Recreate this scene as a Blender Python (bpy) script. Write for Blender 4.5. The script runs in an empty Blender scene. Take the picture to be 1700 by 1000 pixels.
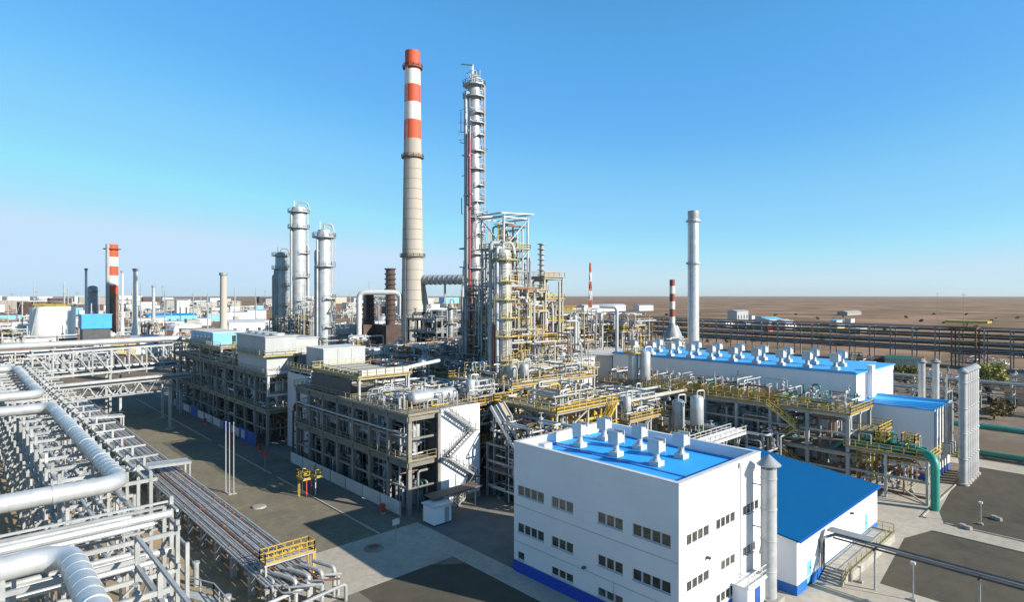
import bpy, math, random
from mathutils import Vector, Matrix
R = math.radians
HAZE = 2.2e-5
sc = bpy.context.scene

# ---------------------------------------------------------------- camera, sky, sun, exposure
# The plant is laid out on its own grid: X and Y run along the building fronts, the drone hovers at (0,0,30).
EYE = 30.0
cd = bpy.data.cameras.new("camera"); cam = bpy.data.objects.new("camera", cd)
sc.collection.objects.link(cam); sc.camera = cam
cam.location = (0, 0, EYE); cam.rotation_euler = (R(90), 0, R(-43.08))
cd.sensor_width = 36.0; cd.lens = 21.18; cd.shift_y = -0.0059
cd.clip_start = 0.5; cd.clip_end = 80000

SUN_EL = R(24.7); SUN_AZ = math.atan2(0.363, -0.929)      # azimuth from +Y towards +X
world = bpy.data.worlds.new("World"); sc.world = world; world.use_nodes = True
wn = world.node_tree; wn.nodes.clear()
sky = wn.nodes.new('ShaderNodeTexSky'); sky.sky_type = 'NISHITA'; sky.sun_disc = False
sky.sun_elevation = SUN_EL; sky.sun_rotation = SUN_AZ
sky.altitude = 0; sky.air_density = 1.0; sky.dust_density = 0.3; sky.ozone_density = 2.0
# the clear autumn sky is bluer and less yellow at the horizon than the model's: grade its three channels
s1 = wn.nodes.new('ShaderNodeVectorMath'); s1.operation = 'SCALE'; s1.inputs['Scale'].default_value = 0.191
s2 = wn.nodes.new('ShaderNodeVectorMath'); s2.operation = 'SCALE'; s2.inputs['Scale'].default_value = 1/0.191
cv = wn.nodes.new('ShaderNodeRGBCurve')
for c_, pts_ in zip(cv.mapping.curves, (((0.10, 0.04), (0.184, 0.082), (0.33, 0.15), (0.45, 0.235), (0.65, 0.32), (0.82, 0.42), (1, 0.57)), ((0.20, 0.12), (0.363, 0.37), (0.5, 0.45), (0.62, 0.55), (0.74, 0.625), (0.86, 0.68), (1, 0.78)), ((0.38, 0.26), (0.651, 0.82), (0.93, 0.95), (1, 0.98)))):
    for p_ in pts_[:-1]: c_.points.new(*p_)
    c_.points[-1].location = pts_[-1]
cv.mapping.extend = 'HORIZONTAL'; cv.mapping.update()
bg = wn.nodes.new('ShaderNodeBackground'); bg.inputs['Strength'].default_value = 0.1137
wo = wn.nodes.new('ShaderNodeOutputWorld')
wn.links.new(sky.outputs[0], s1.inputs[0]); wn.links.new(s1.outputs[0], cv.inputs['Color']); wn.links.new(cv.outputs[0], s2.inputs[0])
wn.links.new(s2.outputs[0], bg.inputs[0]); wn.links.new(bg.outputs[0], wo.inputs[0])

sd = bpy.data.lights.new("sun", 'SUN'); sd.energy = 5.0; sd.angle = R(0.5); sd.color = (1.0, 0.93, 0.82)
sun = bpy.data.objects.new("sun", sd); sc.collection.objects.link(sun)
sv = Vector((math.sin(SUN_AZ)*math.cos(SUN_EL), math.cos(SUN_AZ)*math.cos(SUN_EL), math.sin(SUN_EL)))
sun.rotation_euler = sv.to_track_quat('Z', 'Y').to_euler(); sun.location = (100, -200, 150)
sc.view_settings.view_transform = 'Standard'; sc.view_settings.look = 'None'
sc.view_settings.exposure = 0.75; sc.view_settings.gamma = 1.0
sc.cycles.max_bounces = 5; sc.cycles.diffuse_bounces = 3; sc.cycles.glossy_bounces = 2
sc.cycles.use_denoising = True

# ---------------------------------------------------------------- placing
_c, _s = math.cos(R(43.08)), math.sin(R(43.08))
def Q(px, d):                 # plan position at depth d in front of the drone, px across the 1700 px photograph
    l = (px-850)/1000*d
    return (_s*d + _c*l, _c*d - _s*l)
def G(px, py, z=0.0):         # plan position of a spot seen at (px,py) that lies at height z
    return Q(px, (EYE-z)*1000/(py-490.0))

# ---------------------------------------------------------------- materials
def mat(name, col, rough=0.6, metal=0.0, vary=0.12, scale=0.6, bump=0.0, col2=None, spec=0.5, streak=False):
    m = bpy.data.materials.new(name); m.use_nodes = True
    nt = m.node_tree; b = nt.nodes['Principled BSDF']
    b.inputs['Roughness'].default_value = rough; b.inputs['Metallic'].default_value = metal
    b.inputs['Specular IOR Level'].default_value = spec
    tc = nt.nodes.new('ShaderNodeTexCoord'); mp = nt.nodes.new('ShaderNodeMapping')
    nt.links.new(tc.outputs['Object'], mp.inputs[0])
    if streak: mp.inputs['Scale'].default_value = (1, 1, 0.12)
    n1 = nt.nodes.new('ShaderNodeTexNoise'); n1.inputs['Scale'].default_value = scale; n1.inputs['Detail'].default_value = 6
    n1.inputs['Roughness'].default_value = 0.65
    nt.links.new(mp.outputs[0], n1.inputs['Vector'])
    cr = nt.nodes.new('ShaderNodeValToRGB')
    c2 = col2 or tuple(max(0, c*(1-2*vary)) for c in col)
    cr.color_ramp.elements[0].position = 0.32; cr.color_ramp.elements[1].position = 0.68
    cr.color_ramp.elements[0].color = (*c2, 1); cr.color_ramp.elements[1].color = (*col, 1)
    nt.links.new(n1.outputs['Fac'], cr.inputs[0])
    # each copy of a thing is a touch lighter or darker than its neighbour
    oi = nt.nodes.new('ShaderNodeObjectInfo'); mr = nt.nodes.new('ShaderNodeMapRange')
    mr.inputs['To Min'].default_value = 1-vary*1.3; mr.inputs['To Max'].default_value = 1+vary*0.5
    mx = nt.nodes.new('ShaderNodeVectorMath'); mx.operation = 'SCALE'
    nt.links.new(oi.outputs['Random'], mr.inputs['Value'])
    nt.links.new(cr.outputs[0], mx.inputs[0]); nt.links.new(mr.outputs[0], mx.inputs['Scale'])
    nt.links.new(mx.outputs[0], b.inputs['Base Color'])
    if bump:
        bp = nt.nodes.new('ShaderNodeBump'); bp.inputs['Strength'].default_value = bump; bp.inputs['Distance'].default_value = 0.1
        n2 = nt.nodes.new('ShaderNodeTexNoise'); n2.inputs['Scale'].default_value = scale*9; n2.inputs['Detail'].default_value = 4
        nt.links.new(tc.outputs['Object'], n2.inputs['Vector'])
        nt.links.new(n2.outputs['Fac'], bp.inputs['Height']); nt.links.new(bp.outputs[0], b.inputs['Normal'])
    return m

def panel_mat(name, col, rough=0.5, pitch=1.2, axis='Z', vary=0.04, metal=0.0, spec=0.4):
    """painted sandwich panels / seamed roofing: real joints every pitch metres, as bump, plus faint weathering"""
    m = mat(name, col, rough, metal, vary, 0.25, streak=(axis != 'Z'), spec=spec); nt = m.node_tree
    b = nt.nodes['Principled BSDF']; tc = nt.nodes.new('ShaderNodeTexCoord'); sx = nt.nodes.new('ShaderNodeSeparateXYZ')
    nt.links.new(tc.outputs['Object'], sx.inputs[0])
    if axis == 'XY':
        ad = nt.nodes.new('ShaderNodeMath'); ad.operation = 'ADD'
        nt.links.new(sx.outputs['X'], ad.inputs[0]); nt.links.new(sx.outputs['Y'], ad.inputs[1]); src = ad.outputs[0]
    else: src = sx.outputs[axis]
    d = nt.nodes.new('ShaderNodeMath'); d.operation = 'DIVIDE'; d.inputs[1].default_value = pitch
    f = nt.nodes.new('ShaderNodeMath'); f.operation = 'FRACT'; g = nt.nodes.new('ShaderNodeMath'); g.operation = 'GREATER_THAN'; g.inputs[1].default_value = 0.05
    nt.links.new(src, d.inputs[0]); nt.links.new(d.outputs[0], f.inputs[0]); nt.links.new(f.outputs[0], g.inputs[0])
    bp = nt.nodes.new('ShaderNodeBump'); bp.inputs['Strength'].default_value = 0.5; bp.inputs['Distance'].default_value = 0.05
    nt.links.new(g.outputs[0], bp.inputs['Height']); nt.links.new(bp.outputs[0], b.inputs['Normal'])
    return m

def ground_mat(name, cols, scales, rough=0.95, bump=0.3):
    """several noise sizes mixed between earth colours, world space"""
    m = bpy.data.materials.new(name); m.use_nodes = True; nt = m.node_tree; b = nt.nodes['Principled BSDF']
    b.inputs['Roughness'].default_value = rough; b.inputs['Specular IOR Level'].default_value = 0.15
    geo = nt.nodes.new('ShaderNodeNewGeometry'); prev = None
    for i, (c, s) in enumerate(zip(cols[1:], scales)):
        n = nt.nodes.new('ShaderNodeTexNoise'); n.inputs['Scale'].default_value = s; n.inputs['Detail'].default_value = 8; n.inputs['Roughness'].default_value = 0.6
        nt.links.new(geo.outputs['Position'], n.inputs['Vector'])
        rp = nt.nodes.new('ShaderNodeMapRange'); rp.inputs['From Min'].default_value = 0.42; rp.inputs['From Max'].default_value = 0.62
        nt.links.new(n.outputs['Fac'], rp.inputs['Value'])
        mx = nt.nodes.new('ShaderNodeMix'); mx.data_type = 'RGBA'
        nt.links.new(rp.outputs[0], mx.inputs['Factor'])
        if prev is None: mx.inputs['A'].default_value = (*cols[0], 1)
        else: nt.links.new(prev, mx.inputs['A'])
        rp.inputs['To Max'].default_value = 1.0 if s < 0.2 else 0.42 if s < 1 else 0.3
        mx.inputs['B'].default_value = (*c, 1); prev = mx.outputs['Result']
    nt.links.new(prev, b.inputs['Base Color'])
    n = nt.nodes.new('ShaderNodeTexNoise'); n.inputs['Scale'].default_value = 4; n.inputs['Detail'].default_value = 5
    nt.links.new(geo.outputs['Position'], n.inputs['Vector'])
    bp = nt.nodes.new('ShaderNodeBump'); bp.inputs['Strength'].default_value = bump; bp.inputs['Distance'].default_value = 0.08
    nt.links.new(n.outputs['Fac'], bp.inputs['Height']); nt.links.new(bp.outputs[0], b.inputs['Normal'])
    return m

WHITE = mat('white_steel', (0.58, 0.59, 0.58), 0.5, 0, 0.1, 0.8)
GST = mat('gantry_steel', (0.37, 0.385, 0.385), 0.5, 0, 0.16, 0.8)
GALV = mat('galvanised_steel', (0.44, 0.46, 0.47), 0.5, 0.25, 0.15, 0.7)
SILVER = mat('aluminium_jacket', (0.54, 0.56, 0.57), 0.4, 0.35, 0.14, 0.7)
JACKET = mat('dull_jacket', (0.46, 0.475, 0.48), 0.5, 0.2, 0.18, 0.7)
DULL = mat('dull_steel', (0.30, 0.31, 0.32), 0.6, 0.2, 0.2, 0.5)
DARK = mat('dark_steel', (0.075, 0.08, 0.085), 0.6, 0.1, 0.2, 0.8)
YEL = mat('yellow_paint', (0.56, 0.37, 0.05), 0.5, 0, 0.15, 0.7)
PALEYEL = mat('faded_yellow_paint', (0.48, 0.40, 0.17), 0.6, 0, 0.2, 0.6)
RED = mat('red_paint', (0.55, 0.06, 0.035), 0.5, 0, 0.15, 0.7)
RUST = mat('rusty_steel', (0.26, 0.125, 0.07), 0.8, 0, 0.3, 0.6, col2=(0.14, 0.08, 0.055))
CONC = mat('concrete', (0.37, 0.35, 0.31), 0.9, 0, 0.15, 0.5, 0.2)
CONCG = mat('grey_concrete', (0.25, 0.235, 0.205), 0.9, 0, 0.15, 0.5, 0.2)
STEELG = mat('grey_painted_steel', (0.40, 0.42, 0.42), 0.55, 0.1, 0.15, 0.6)
CREAM = mat('cream_steel', (0.43, 0.405, 0.33), 0.6, 0, 0.15, 0.6)
DECK = mat('grating_deck', (0.34, 0.31, 0.25), 0.8, 0.1, 0.25, 0.9, 0.3)
WOOD = mat('weathered_deck', (0.42, 0.33, 0.22), 0.85, 0, 0.2, 0.8)
GREEN = mat('green_pipe_paint', (0.02, 0.30, 0.22), 0.45, 0, 0.12, 0.6)
DGREEN = mat('dark_green_paint', (0.03, 0.17, 0.13), 0.5, 0, 0.15, 0.6)
BLUEP = mat('blue_paint', (0.02, 0.10, 0.42), 0.45, 0, 0.1, 0.6)
LBLUE = mat('light_blue_paint', (0.16, 0.50, 0.78), 0.5, 0, 0.08, 0.5)
SKYB = mat('sky_blue_cladding', (0.03, 0.30, 0.58), 0.5, 0, 0.1, 0.5)
WALL = panel_mat('white_cladding', (0.80, 0.805, 0.81), 0.5, 1.0, 'Z', 0.045)
WALLV = panel_mat('white_cladding_upright', (0.80, 0.81, 0.82), 0.5, 1.1, 'XY', 0.03)
BOXW = panel_mat('grey_white_cladding', (0.55, 0.555, 0.555), 0.5, 1.6, 'XY', 0.05)
PLINTH = panel_mat('blue_plinth_panels', (0.015, 0.07, 0.42), 0.5, 1.1, 'XY', 0.05)
ROOF = panel_mat('bright_blue_roofing', (0.035, 0.34, 0.78), 0.6, 0.9, 'Y', 0.06, spec=0.15)
ROOFL = panel_mat('faded_blue_roofing', (0.085, 0.40, 0.78), 0.6, 0.9, 'Y', 0.07, spec=0.15)
ROOFD = panel_mat('deep_blue_roofing', (0.001, 0.095, 0.26), 0.6, 0.8, 'X', 0.05, spec=0.12)
GLASS = mat('window_glass', (0.03, 0.04, 0.05), 0.12, 0, 0.5, 1.3, col2=(0.12, 0.11, 0.09), spec=0.6)
GLASSB = mat('brown_reflection_glass', (0.24, 0.20, 0.14), 0.25, 0, 0.35, 1.6, col2=(0.10, 0.09, 0.075), spec=0.5)  # brownish reflections of the top-row panes, put into the glass colour
CHIM = mat('chimney_concrete', (0.42, 0.385, 0.33), 0.9, 0, 0.10, 0.12, 0.15, streak=True)
CHRED = mat('chimney_red', (0.55, 0.085, 0.03), 0.7, 0, 0.10, 0.15, streak=True)
CHWHT = mat('chimney_white', (0.66, 0.645, 0.61), 0.7, 0, 0.05, 0.15, streak=True)
BROWN = mat('brown_brick_lining', (0.11, 0.07, 0.06), 0.85, 0, 0.25, 0.4)
BARK = mat('bark', (0.12, 0.09, 0.06), 0.9, 0, 0.2, 2)
LEAF = mat('autumn_leaves', (0.38, 0.35, 0.10), 0.7, 0, 0.3, 1.5, col2=(0.20, 0.21, 0.06), spec=0.2)
LEAFB = mat('dry_shrub_leaves', (0.30, 0.21, 0.10), 0.8, 0, 0.3, 1.5, col2=(0.16, 0.12, 0.05), spec=0.2)
STEPPE = ground_mat('steppe_earth', [(0.2821, 0.1673, 0.1059), (0.1975, 0.1181, 0.0748), (0.3244, 0.2034, 0.1246), (0.1340, 0.0951, 0.0467)], [0.0012, 0.004, 0.012])
YARDL = ground_mat('olive_gravel', [(0.20, 0.175, 0.12), (0.145, 0.13, 0.095), (0.25, 0.22, 0.155), (0.11, 0.10, 0.075)], [0.05, 0.3, 0.9])
YARD = ground_mat('gravel', [(0.0840, 0.0744, 0.0560), (0.0600, 0.0544, 0.0432), (0.1160, 0.1000, 0.0720), (0.10, 0.092, 0.072)], [0.05, 0.3, 0.9])
DIRT = ground_mat('sandy_dirt', [(0.3985, 0.2989, 0.1771), (0.2989, 0.2214, 0.1384), (0.2214, 0.1716, 0.1218)], [0.08, 0.4])
PAVE = ground_mat('concrete_paving', [(0.4600, 0.4140, 0.3404), (0.3864, 0.3496, 0.2852), (0.3128, 0.2806, 0.2300), (0.2300, 0.2070, 0.1748)], [0.05, 0.3, 1.4], bump=0.1)
ASPH = ground_mat('worn_road', [(0.1872, 0.1656, 0.1332), (0.1440, 0.1260, 0.1008), (0.2232, 0.1980, 0.1584), (0.0936, 0.0828, 0.0684)], [0.05, 0.3, 1.2], bump=0.15)

# ---------------------------------------------------------------- mesh building
class MB:
    def __init__(s): s.v = []; s.f = []; s.sm = []; s.mi = []; s.m = 0
    def _add(s, vs, fs, smooth=False):
        o = len(s.v); s.v += [tuple(v) for v in vs]
        for f in fs: s.f.append([i+o for i in f]); s.sm.append(smooth); s.mi.append(s.m)
    def box(s, x0, x1, y0, y1, z0, z1):
        s._add([(x0,y0,z0),(x1,y0,z0),(x1,y1,z0),(x0,y1,z0),(x0,y0,z1),(x1,y0,z1),(x1,y1,z1),(x0,y1,z1)],
               [(0,3,2,1),(4,5,6,7),(0,1,5,4),(1,2,6,5),(2,3,7,6),(3,0,4,7)]); return s
    def bar(s, a, b, w, h=None):
        """rectangular bar from a to b, w across, h deep"""
        h = h or w; a = Vector(a); b = Vector(b); d = (b-a)
        if d.length < 1e-6: return s
        d.normalize(); up = Vector((0,0,1)) if abs(d.z) < 0.95 else Vector((0,1,0))
        r = d.cross(up).normalized()*w/2; u = r.cross(d).normalized()*h/2
        vs = [a-r-u, a+r-u, a+r+u, a-r+u, b-r-u, b+r-u, b+r+u, b-r+u]
        s._add(vs, [(0,1,2,3),(7,6,5,4),(0,4,5,1),(1,5,6,2),(2,6,7,3),(3,7,4,0)]); return s
    def cyl(s, a, b, r0, r1=None, n=12, caps=True):
        r1 = r0 if r1 is None else r1; a = Vector(a); b = Vector(b); d = (b-a).normalized()
        up = Vector((0,0,1)) if abs(d.z) < 0.95 else Vector((1,0,0)); p = d.cross(up).normalized(); q = d.cross(p)
        vs = []
        for c, r in ((a, r0), (b, r1)):
            for i in range(n):
                t = 2*math.pi*i/n; vs.append(c + p*r*math.cos(t) + q*r*math.sin(t))
        s._add(vs, [(i, (i+1) % n, n+(i+1) % n, n+i) for i in range(n)], True)
        if caps:
            o = len(s.v)-2*n
            s.f.append([o+i for i in range(n)][::-1]); s.f.append([o+n+i for i in range(n)]); s.sm += [False]*2; s.mi += [s.m]*2
        return s
    def lathe(s, x, y, prof, n=16, ax='z'):
        """prof: list of (radius, height) turned about an axis through (x,y)"""
        vs = []
        for r, z in prof:
            for i in range(n):
                t = 2*math.pi*i/n; vs.append((x+r*math.cos(t), y+r*math.sin(t), z))
        fs = []
        for k in range(len(prof)-1):
            for i in range(n): fs.append((k*n+i, k*n+(i+1) % n, (k+1)*n+(i+1) % n, (k+1)*n+i))
        fs.append(tuple(range(n))[::-1]); fs.append(tuple((len(prof)-1)*n+i for i in range(n)))
        s._add(vs, fs[:-2], True); o = len(s.v)-len(vs)
        for f in fs[-2:]: s.f.append([i+o for i in f]); s.sm.append(False); s.mi.append(s.m)
        return s
    def capsule(s, a, b, r, n=14, bulge=0.5):
        """cylinder with dished ends"""
        a = Vector(a); b = Vector(b); d = (b-a).normalized()
        up = Vector((0,0,1)) if abs(d.z) < 0.95 else Vector((1,0,0)); p = d.cross(up).normalized(); q = d.cross(p)
        st = []
        for k in (0.15, 0.6, 0.9): st.append((a - d*r*bulge*math.cos(math.asin(k)), r*k))
        st += [(a, r), (b, r)]
        for k in (0.9, 0.6, 0.15): st.append((b + d*r*bulge*math.cos(math.asin(k)), r*k))
        vs = [c + p*rr*math.cos(2*math.pi*i/n) + q*rr*math.sin(2*math.pi*i/n) for c, rr in st for i in range(n)]
        fs = [(k*n+i, k*n+(i+1) % n, (k+1)*n+(i+1) % n, (k+1)*n+i) for k in range(len(st)-1) for i in range(n)]
        fs += [tuple(range(n))[::-1], tuple((len(st)-1)*n+i for i in range(n))]
        s._add(vs, fs, True); return s
    def tube(s, pts, r, n=8, bend=None):
        """pipe along pts with rounded elbows"""
        bend = r*2.5 if bend is None else bend; P = [Vector(p) for p in pts]; path = [P[0]]
        for i in range(1, len(P)-1):
            u = P[i-1]-P[i]; w = P[i+1]-P[i]; k = min(bend, u.length*0.45, w.length*0.45)
            A = P[i]+u.normalized()*k; B = P[i]+w.normalized()*k
            for j in range(5):
                t = j/4; path.append(A*(1-t)**2 + P[i]*2*t*(1-t) + B*t*t)
        path.append(P[-1]); rings = []; nrm = None
        for i, c in enumerate(path):
            d = (path[min(i+1, len(path)-1)]-path[max(i-1, 0)]).normalized()
            if nrm is None:
                up = Vector((0,0,1)) if abs(d.z) < 0.9 else Vector((1,0,0)); nrm = d.cross(up).normalized()
            else:
                nrm = (nrm - d*nrm.dot(d))
                nrm = nrm.normalized() if nrm.length > 1e-5 else d.orthogonal().normalized()
            q = d.cross(nrm)
            rings += [c + nrm*r*math.cos(2*math.pi*k/n) + q*r*math.sin(2*math.pi*k/n) for k in range(n)]
        m = len(path)
        fs = [(k*n+i, k*n+(i+1) % n, (k+1)*n+(i+1) % n, (k+1)*n+i) for k in range(m-1) for i in range(n)]
        fs += [tuple(range(n))[::-1], tuple((m-1)*n+i for i in range(n))]
        s._add(rings, fs, True); return s
    def rail(s, pts, h=1.1, t=0.07, step=1.6, closed=False):
        """guard rail: posts, knee rail, top rail and toe board along a polyline"""
        P = [Vector(p) for p in pts]
        if closed: P.append(P[0])
        for a, b in zip(P, P[1:]):
            L = (b-a).length; k = max(1, round(L/step))
            for i in range(k+1):
                p = a.lerp(b, i/k); s.bar(p, p+Vector((0,0,h)), t, t)
            for z, w in ((h, t), (h*0.55, t*0.8)): s.bar(a+Vector((0,0,z)), b+Vector((0,0,z)), w, w)
            s.bar(a+Vector((0,0,0.1)), b+Vector((0,0,0.1)), t*0.5, 0.16)
        return s
    def ring(s, x, y, z, r0, r1, a0, a1, th=0.15, n=None):
        """annular platform plate"""
        n = n or max(3, int(abs(a1-a0)/22)); vs = []
        for i in range(n+1):
            t = R(a0+(a1-a0)*i/n)
            for rr, zz in ((r0, z), (r1, z), (r1, z+th), (r0, z+th)): vs.append((x+rr*math.cos(t), y+rr*math.sin(t), zz))
        fs = []
        for i in range(n):
            o = i*4; p = o+4
            for k in range(4): fs.append((o+k, o+(k+1) % 4, p+(k+1) % 4, p+k))
        fs += [(3,2,1,0), (n*4, n*4+1, n*4+2, n*4+3)]
        s._add(vs, fs); return s
    def ladder(s, x, y, z0, z1, dx=0.3, dy=0.0, cage=True, nx=0.0, ny=0.0):
        """caged ladder; (dx,dy) half width, (nx,ny) outward for the cage"""
        s.bar((x-dx,y-dy,z0),(x-dx,y-dy,z1),0.08); s.bar((x+dx,y+dy,z0),(x+dx,y+dy,z1),0.08)
        k = int((z1-z0)/0.6)
        for i in range(k): s.bar((x-dx,y-dy,z0+0.6*i),(x+dx,y+dy,z0+0.6*i),0.05)
        if cage:
            for i in range(int((z1-z0-2.5)/1.5)+1):
                z = z0+2.4+1.5*i
                s.bar((x-dx,y-dy,z),(x-dx+nx,y-dy+ny,z),0.06); s.bar((x+dx,y+dy,z),(x+dx+nx,y+dy+ny,z),0.06); s.bar((x-dx+nx,y-dy+ny,z),(x+dx+nx,y+dy+ny,z),0.06)
            if z1-z0 > 3:
                for f in (-1, 0, 1): s.bar((x+f*dx+nx,y+f*dy+ny,z0+2.4),(x+f*dx+nx,y+f*dy+ny,z1),0.06)
        return s

ORG = {}
def ob(name, mb, m, parent=None, label=None, cat=None, group=None, kind=None):
    if parent is not None: o0 = ORG[parent.name]
    else:
        xs = [v[0] for v in mb.v]; ys = [v[1] for v in mb.v]; zs = [v[2] for v in mb.v]
        o0 = ((min(xs)+max(xs))/2, (min(ys)+max(ys))/2, min(zs))
    me = bpy.data.meshes.new(name)
    me.from_pydata([(v[0]-o0[0], v[1]-o0[1], v[2]-o0[2]) for v in mb.v], [], mb.f)
    me.polygons.foreach_set('use_smooth', mb.sm)
    for q in (m if isinstance(m, (list, tuple)) else [m]): me.materials.append(q)
    if isinstance(m, (list, tuple)): me.polygons.foreach_set('material_index', mb.mi)
    me.set_sharp_from_angle(angle=R(38)); me.update(); o = bpy.data.objects.new(name, me); sc.collection.objects.link(o)
    if parent is not None: o.parent = parent
    else: o.location = o0
    ORG[o.name] = o0
    if label: o['label'] = label
    if cat: o['category'] = cat
    if group: o['group'] = group
    if kind: o['kind'] = kind
    return o
def thing(name, label, cat, loc, group=None):
    o = bpy.data.objects.new(name, None); sc.collection.objects.link(o)
    o.location = loc; o['label'] = label; o['category'] = cat
    if group: o['group'] = group
    o.empty_display_size = 0.5; ORG[o.name] = tuple(loc); return o
def kids(o): return [c for c in bpy.data.objects if c.parent is o]
KIDS = {}
def dup(root, loc, label=None, rz=None, scale=None):
    if root.name not in KIDS: KIDS[root.name] = [(c, kids(c)) for c in kids(root)]
    r = root.copy(); sc.collection.objects.link(r); r.location = loc
    if rz is not None: r.rotation_euler.z = rz
    if scale is not None: r.scale = (scale, scale, scale)
    if label: r['label'] = label
    for c, gs in KIDS[root.name]:
        c2 = c.copy(); sc.collection.objects.link(c2); c2.parent = r
        for g in gs:
            g2 = g.copy(); sc.collection.objects.link(g2); g2.parent = c2
    ORG[r.name] = tuple(loc); return r
def lin(a, b, n): return [a+(b-a)*i/(n-1) for i in range(n)] if n > 1 else [(a+b)/2]

# ---------------------------------------------------------------- builders of repeated kinds
def frame(name, label, cat, x0, x1, y0, y1, levels, nx, ny, cs=0.6, cm=CONC, bm=CONC, bd=0.7, dm=DECK, rails='', rm=YEL,
          rlev=None, z0=0.0, decks=None, rt=0.08, group=None, brace=False, mid=()):
    """multi-storey frame: columns, beams, decks and guard rails as separate parts. mid: intermediate tie-beam heights"""
    t = thing(name, label, cat, ((x0+x1)/2, (y0+y1)/2, z0), group)
    xs = lin(x0, x1, nx); ys = lin(y0, y1, ny); top = levels[-1]; h = cs/2
    for x in xs:
        for y in ys: ob('column', MB().box(x-h, x+h, y-h, y+h, z0, top-0.03), cm, t)
    for z in levels:
        for x in xs: ob('beam', MB().box(x-h*0.8, x+h*0.8, y0-h-0.1, y1+h+0.1, z-bd, z), bm, t)
        for y in ys: ob('beam', MB().box(x0-h-0.15, x1+h+0.15, y-h*0.7, y+h*0.7, z-bd*0.8, z-0.01), bm, t)
    for z in mid:
        for x in (xs[0], xs[-1]): ob('tie_beam', MB().box(x-h*0.45, x+h*0.45, y0, y1, z-0.3, z), bm, t)
        for y in (ys[0], ys[-1]): ob('tie_beam', MB().box(x0, x1, y-h*0.4, y+h*0.4, z-0.28, z-0.02), bm, t)
    for i, z in enumerate(levels):
        if decks is None or i in decks:
            ob('deck', MB().box(x0-h-0.3, x1+h+0.3, y0-h-0.3, y1+h+0.3, z+0.004, z+0.12), dm, t)
        if rails and (rlev is None or i in rlev):
            e = h+0.22; zz = z+0.12
            c = {'w': [(x0-e,y0-e,zz),(x0-e,y1+e,zz)], 'e': [(x1+e,y0-e,zz),(x1+e,y1+e,zz)], 's': [(x0-e,y0-e,zz),(x1+e,y0-e,zz)], 'n': [(x0-e,y1+e,zz),(x1+e,y1+e,zz)]}
            for k in rails: ob('guard_rail', MB().rail(c[k], t=rt), rm, t)
    if brace:
        for i, (a, b) in enumerate(zip([z0]+list(levels), levels)):
            if i % 2 == 0: ob('brace', MB().bar((x0, ys[0], a), (x0, ys[1], b-bd), 0.2), bm, t)
            ob('brace', MB().bar((xs[0], y0, a), (xs[1], y0, b-bd), 0.2), bm, t)
    return t

def tower(name, label, x, y, r, h, plats, m=SILVER, cat='column', z0=0.0, ladder_ang=None, side=None, skirt=2.0, group=None, pm=GALV, rm=GALV, top=True, seam=3.0, taper=None):
    """insulated process column with ring platforms [(z, a0, a1)], seams, ladder, riser pipes and overhead nozzle"""
    t = thing(name, label, cat, (x, y, z0), group)
    r1 = taper or r
    ob('shell', MB().lathe(x, y, [(r, z0+skirt), (r, z0+h*0.55), (r1, z0+h*0.58), (r1, z0+h), (r1*0.85, z0+h+r1*0.35), (r1*0.4, z0+h+r1*0.55), (0.05, z0+h+r1*0.6)], 20), m, t)
    ob('skirt', MB().lathe(x, y, [(r*1.12, z0), (r*1.02, z0+skirt)], 20), CONCG, t)
    b = MB(); z = z0+skirt+seam
    while z < z0+h:
        rr = r if z < z0+h*0.55 else r1
        b.lathe(x, y, [(rr+0.02, z-0.08), (rr+0.05, z-0.06), (rr+0.05, z+0.06), (rr+0.02, z+0.08)], 20); z += seam
    ob('jacket_band', b, m, t)
    for (z, a0, a1) in plats:
        rr = r if z < z0+h*0.55 else r1
        p = ob('platform', MB().ring(x, y, z, rr+0.03, rr+1.2, a0, a1), pm, t)
        n = max(2, int(abs(a1-a0)/30))
        pts = [(x+(rr+1.15)*math.cos(R(a0+(a1-a0)*i/n)), y+(rr+1.15)*math.sin(R(a0+(a1-a0)*i/n)), z+0.15) for i in range(n+1)]
        ob('guard_rail', MB().rail(pts, t=0.09, step=3), rm, p)
    if ladder_ang is not None:
        for ang in ladder_ang:
            cx, cy = x+(r+0.35)*math.cos(R(ang)), y+(r+0.35)*math.sin(R(ang))
            ob('ladder', MB().ladder(cx, cy, z0+1, z0+h, -0.35*math.sin(R(ang)), 0.35*math.cos(R(ang)), True, 0.7*math.cos(R(ang)), 0.7*math.sin(R(ang))), pm, t)
    for sd in (side or []):
        ang, pr, za, zb, pmm = sd
        cx, cy = x+(r+pr+0.4)*math.cos(R(ang)), y+(r+pr+0.4)*math.sin(R(ang)); ux, uy = x+r*0.5*math.cos(R(ang)), y+r*0.5*math.sin(R(ang))
        ob('riser_pipe', MB().tube([(cx, cy, za), (cx, cy, zb), (ux, uy, zb)], pr, 10, pr*2.2), pmm, t)
    if top:
        zt = z0+h+r1*0.55
        ob('overhead_nozzle', MB().tube([(x, y, zt-0.3), (x, y, zt+1.2), (x+r1*1.0, y-r1*0.5, zt+1.2), (x+r1*1.35, y-r1*0.7, zt-1.5)], 0.28, 8).bar((x-r1*0.5, y+r1*0.3, zt-0.4), (x-r1*0.5, y+r1*0.3, zt+1.8), 0.12), m, t)
    return t

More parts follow.
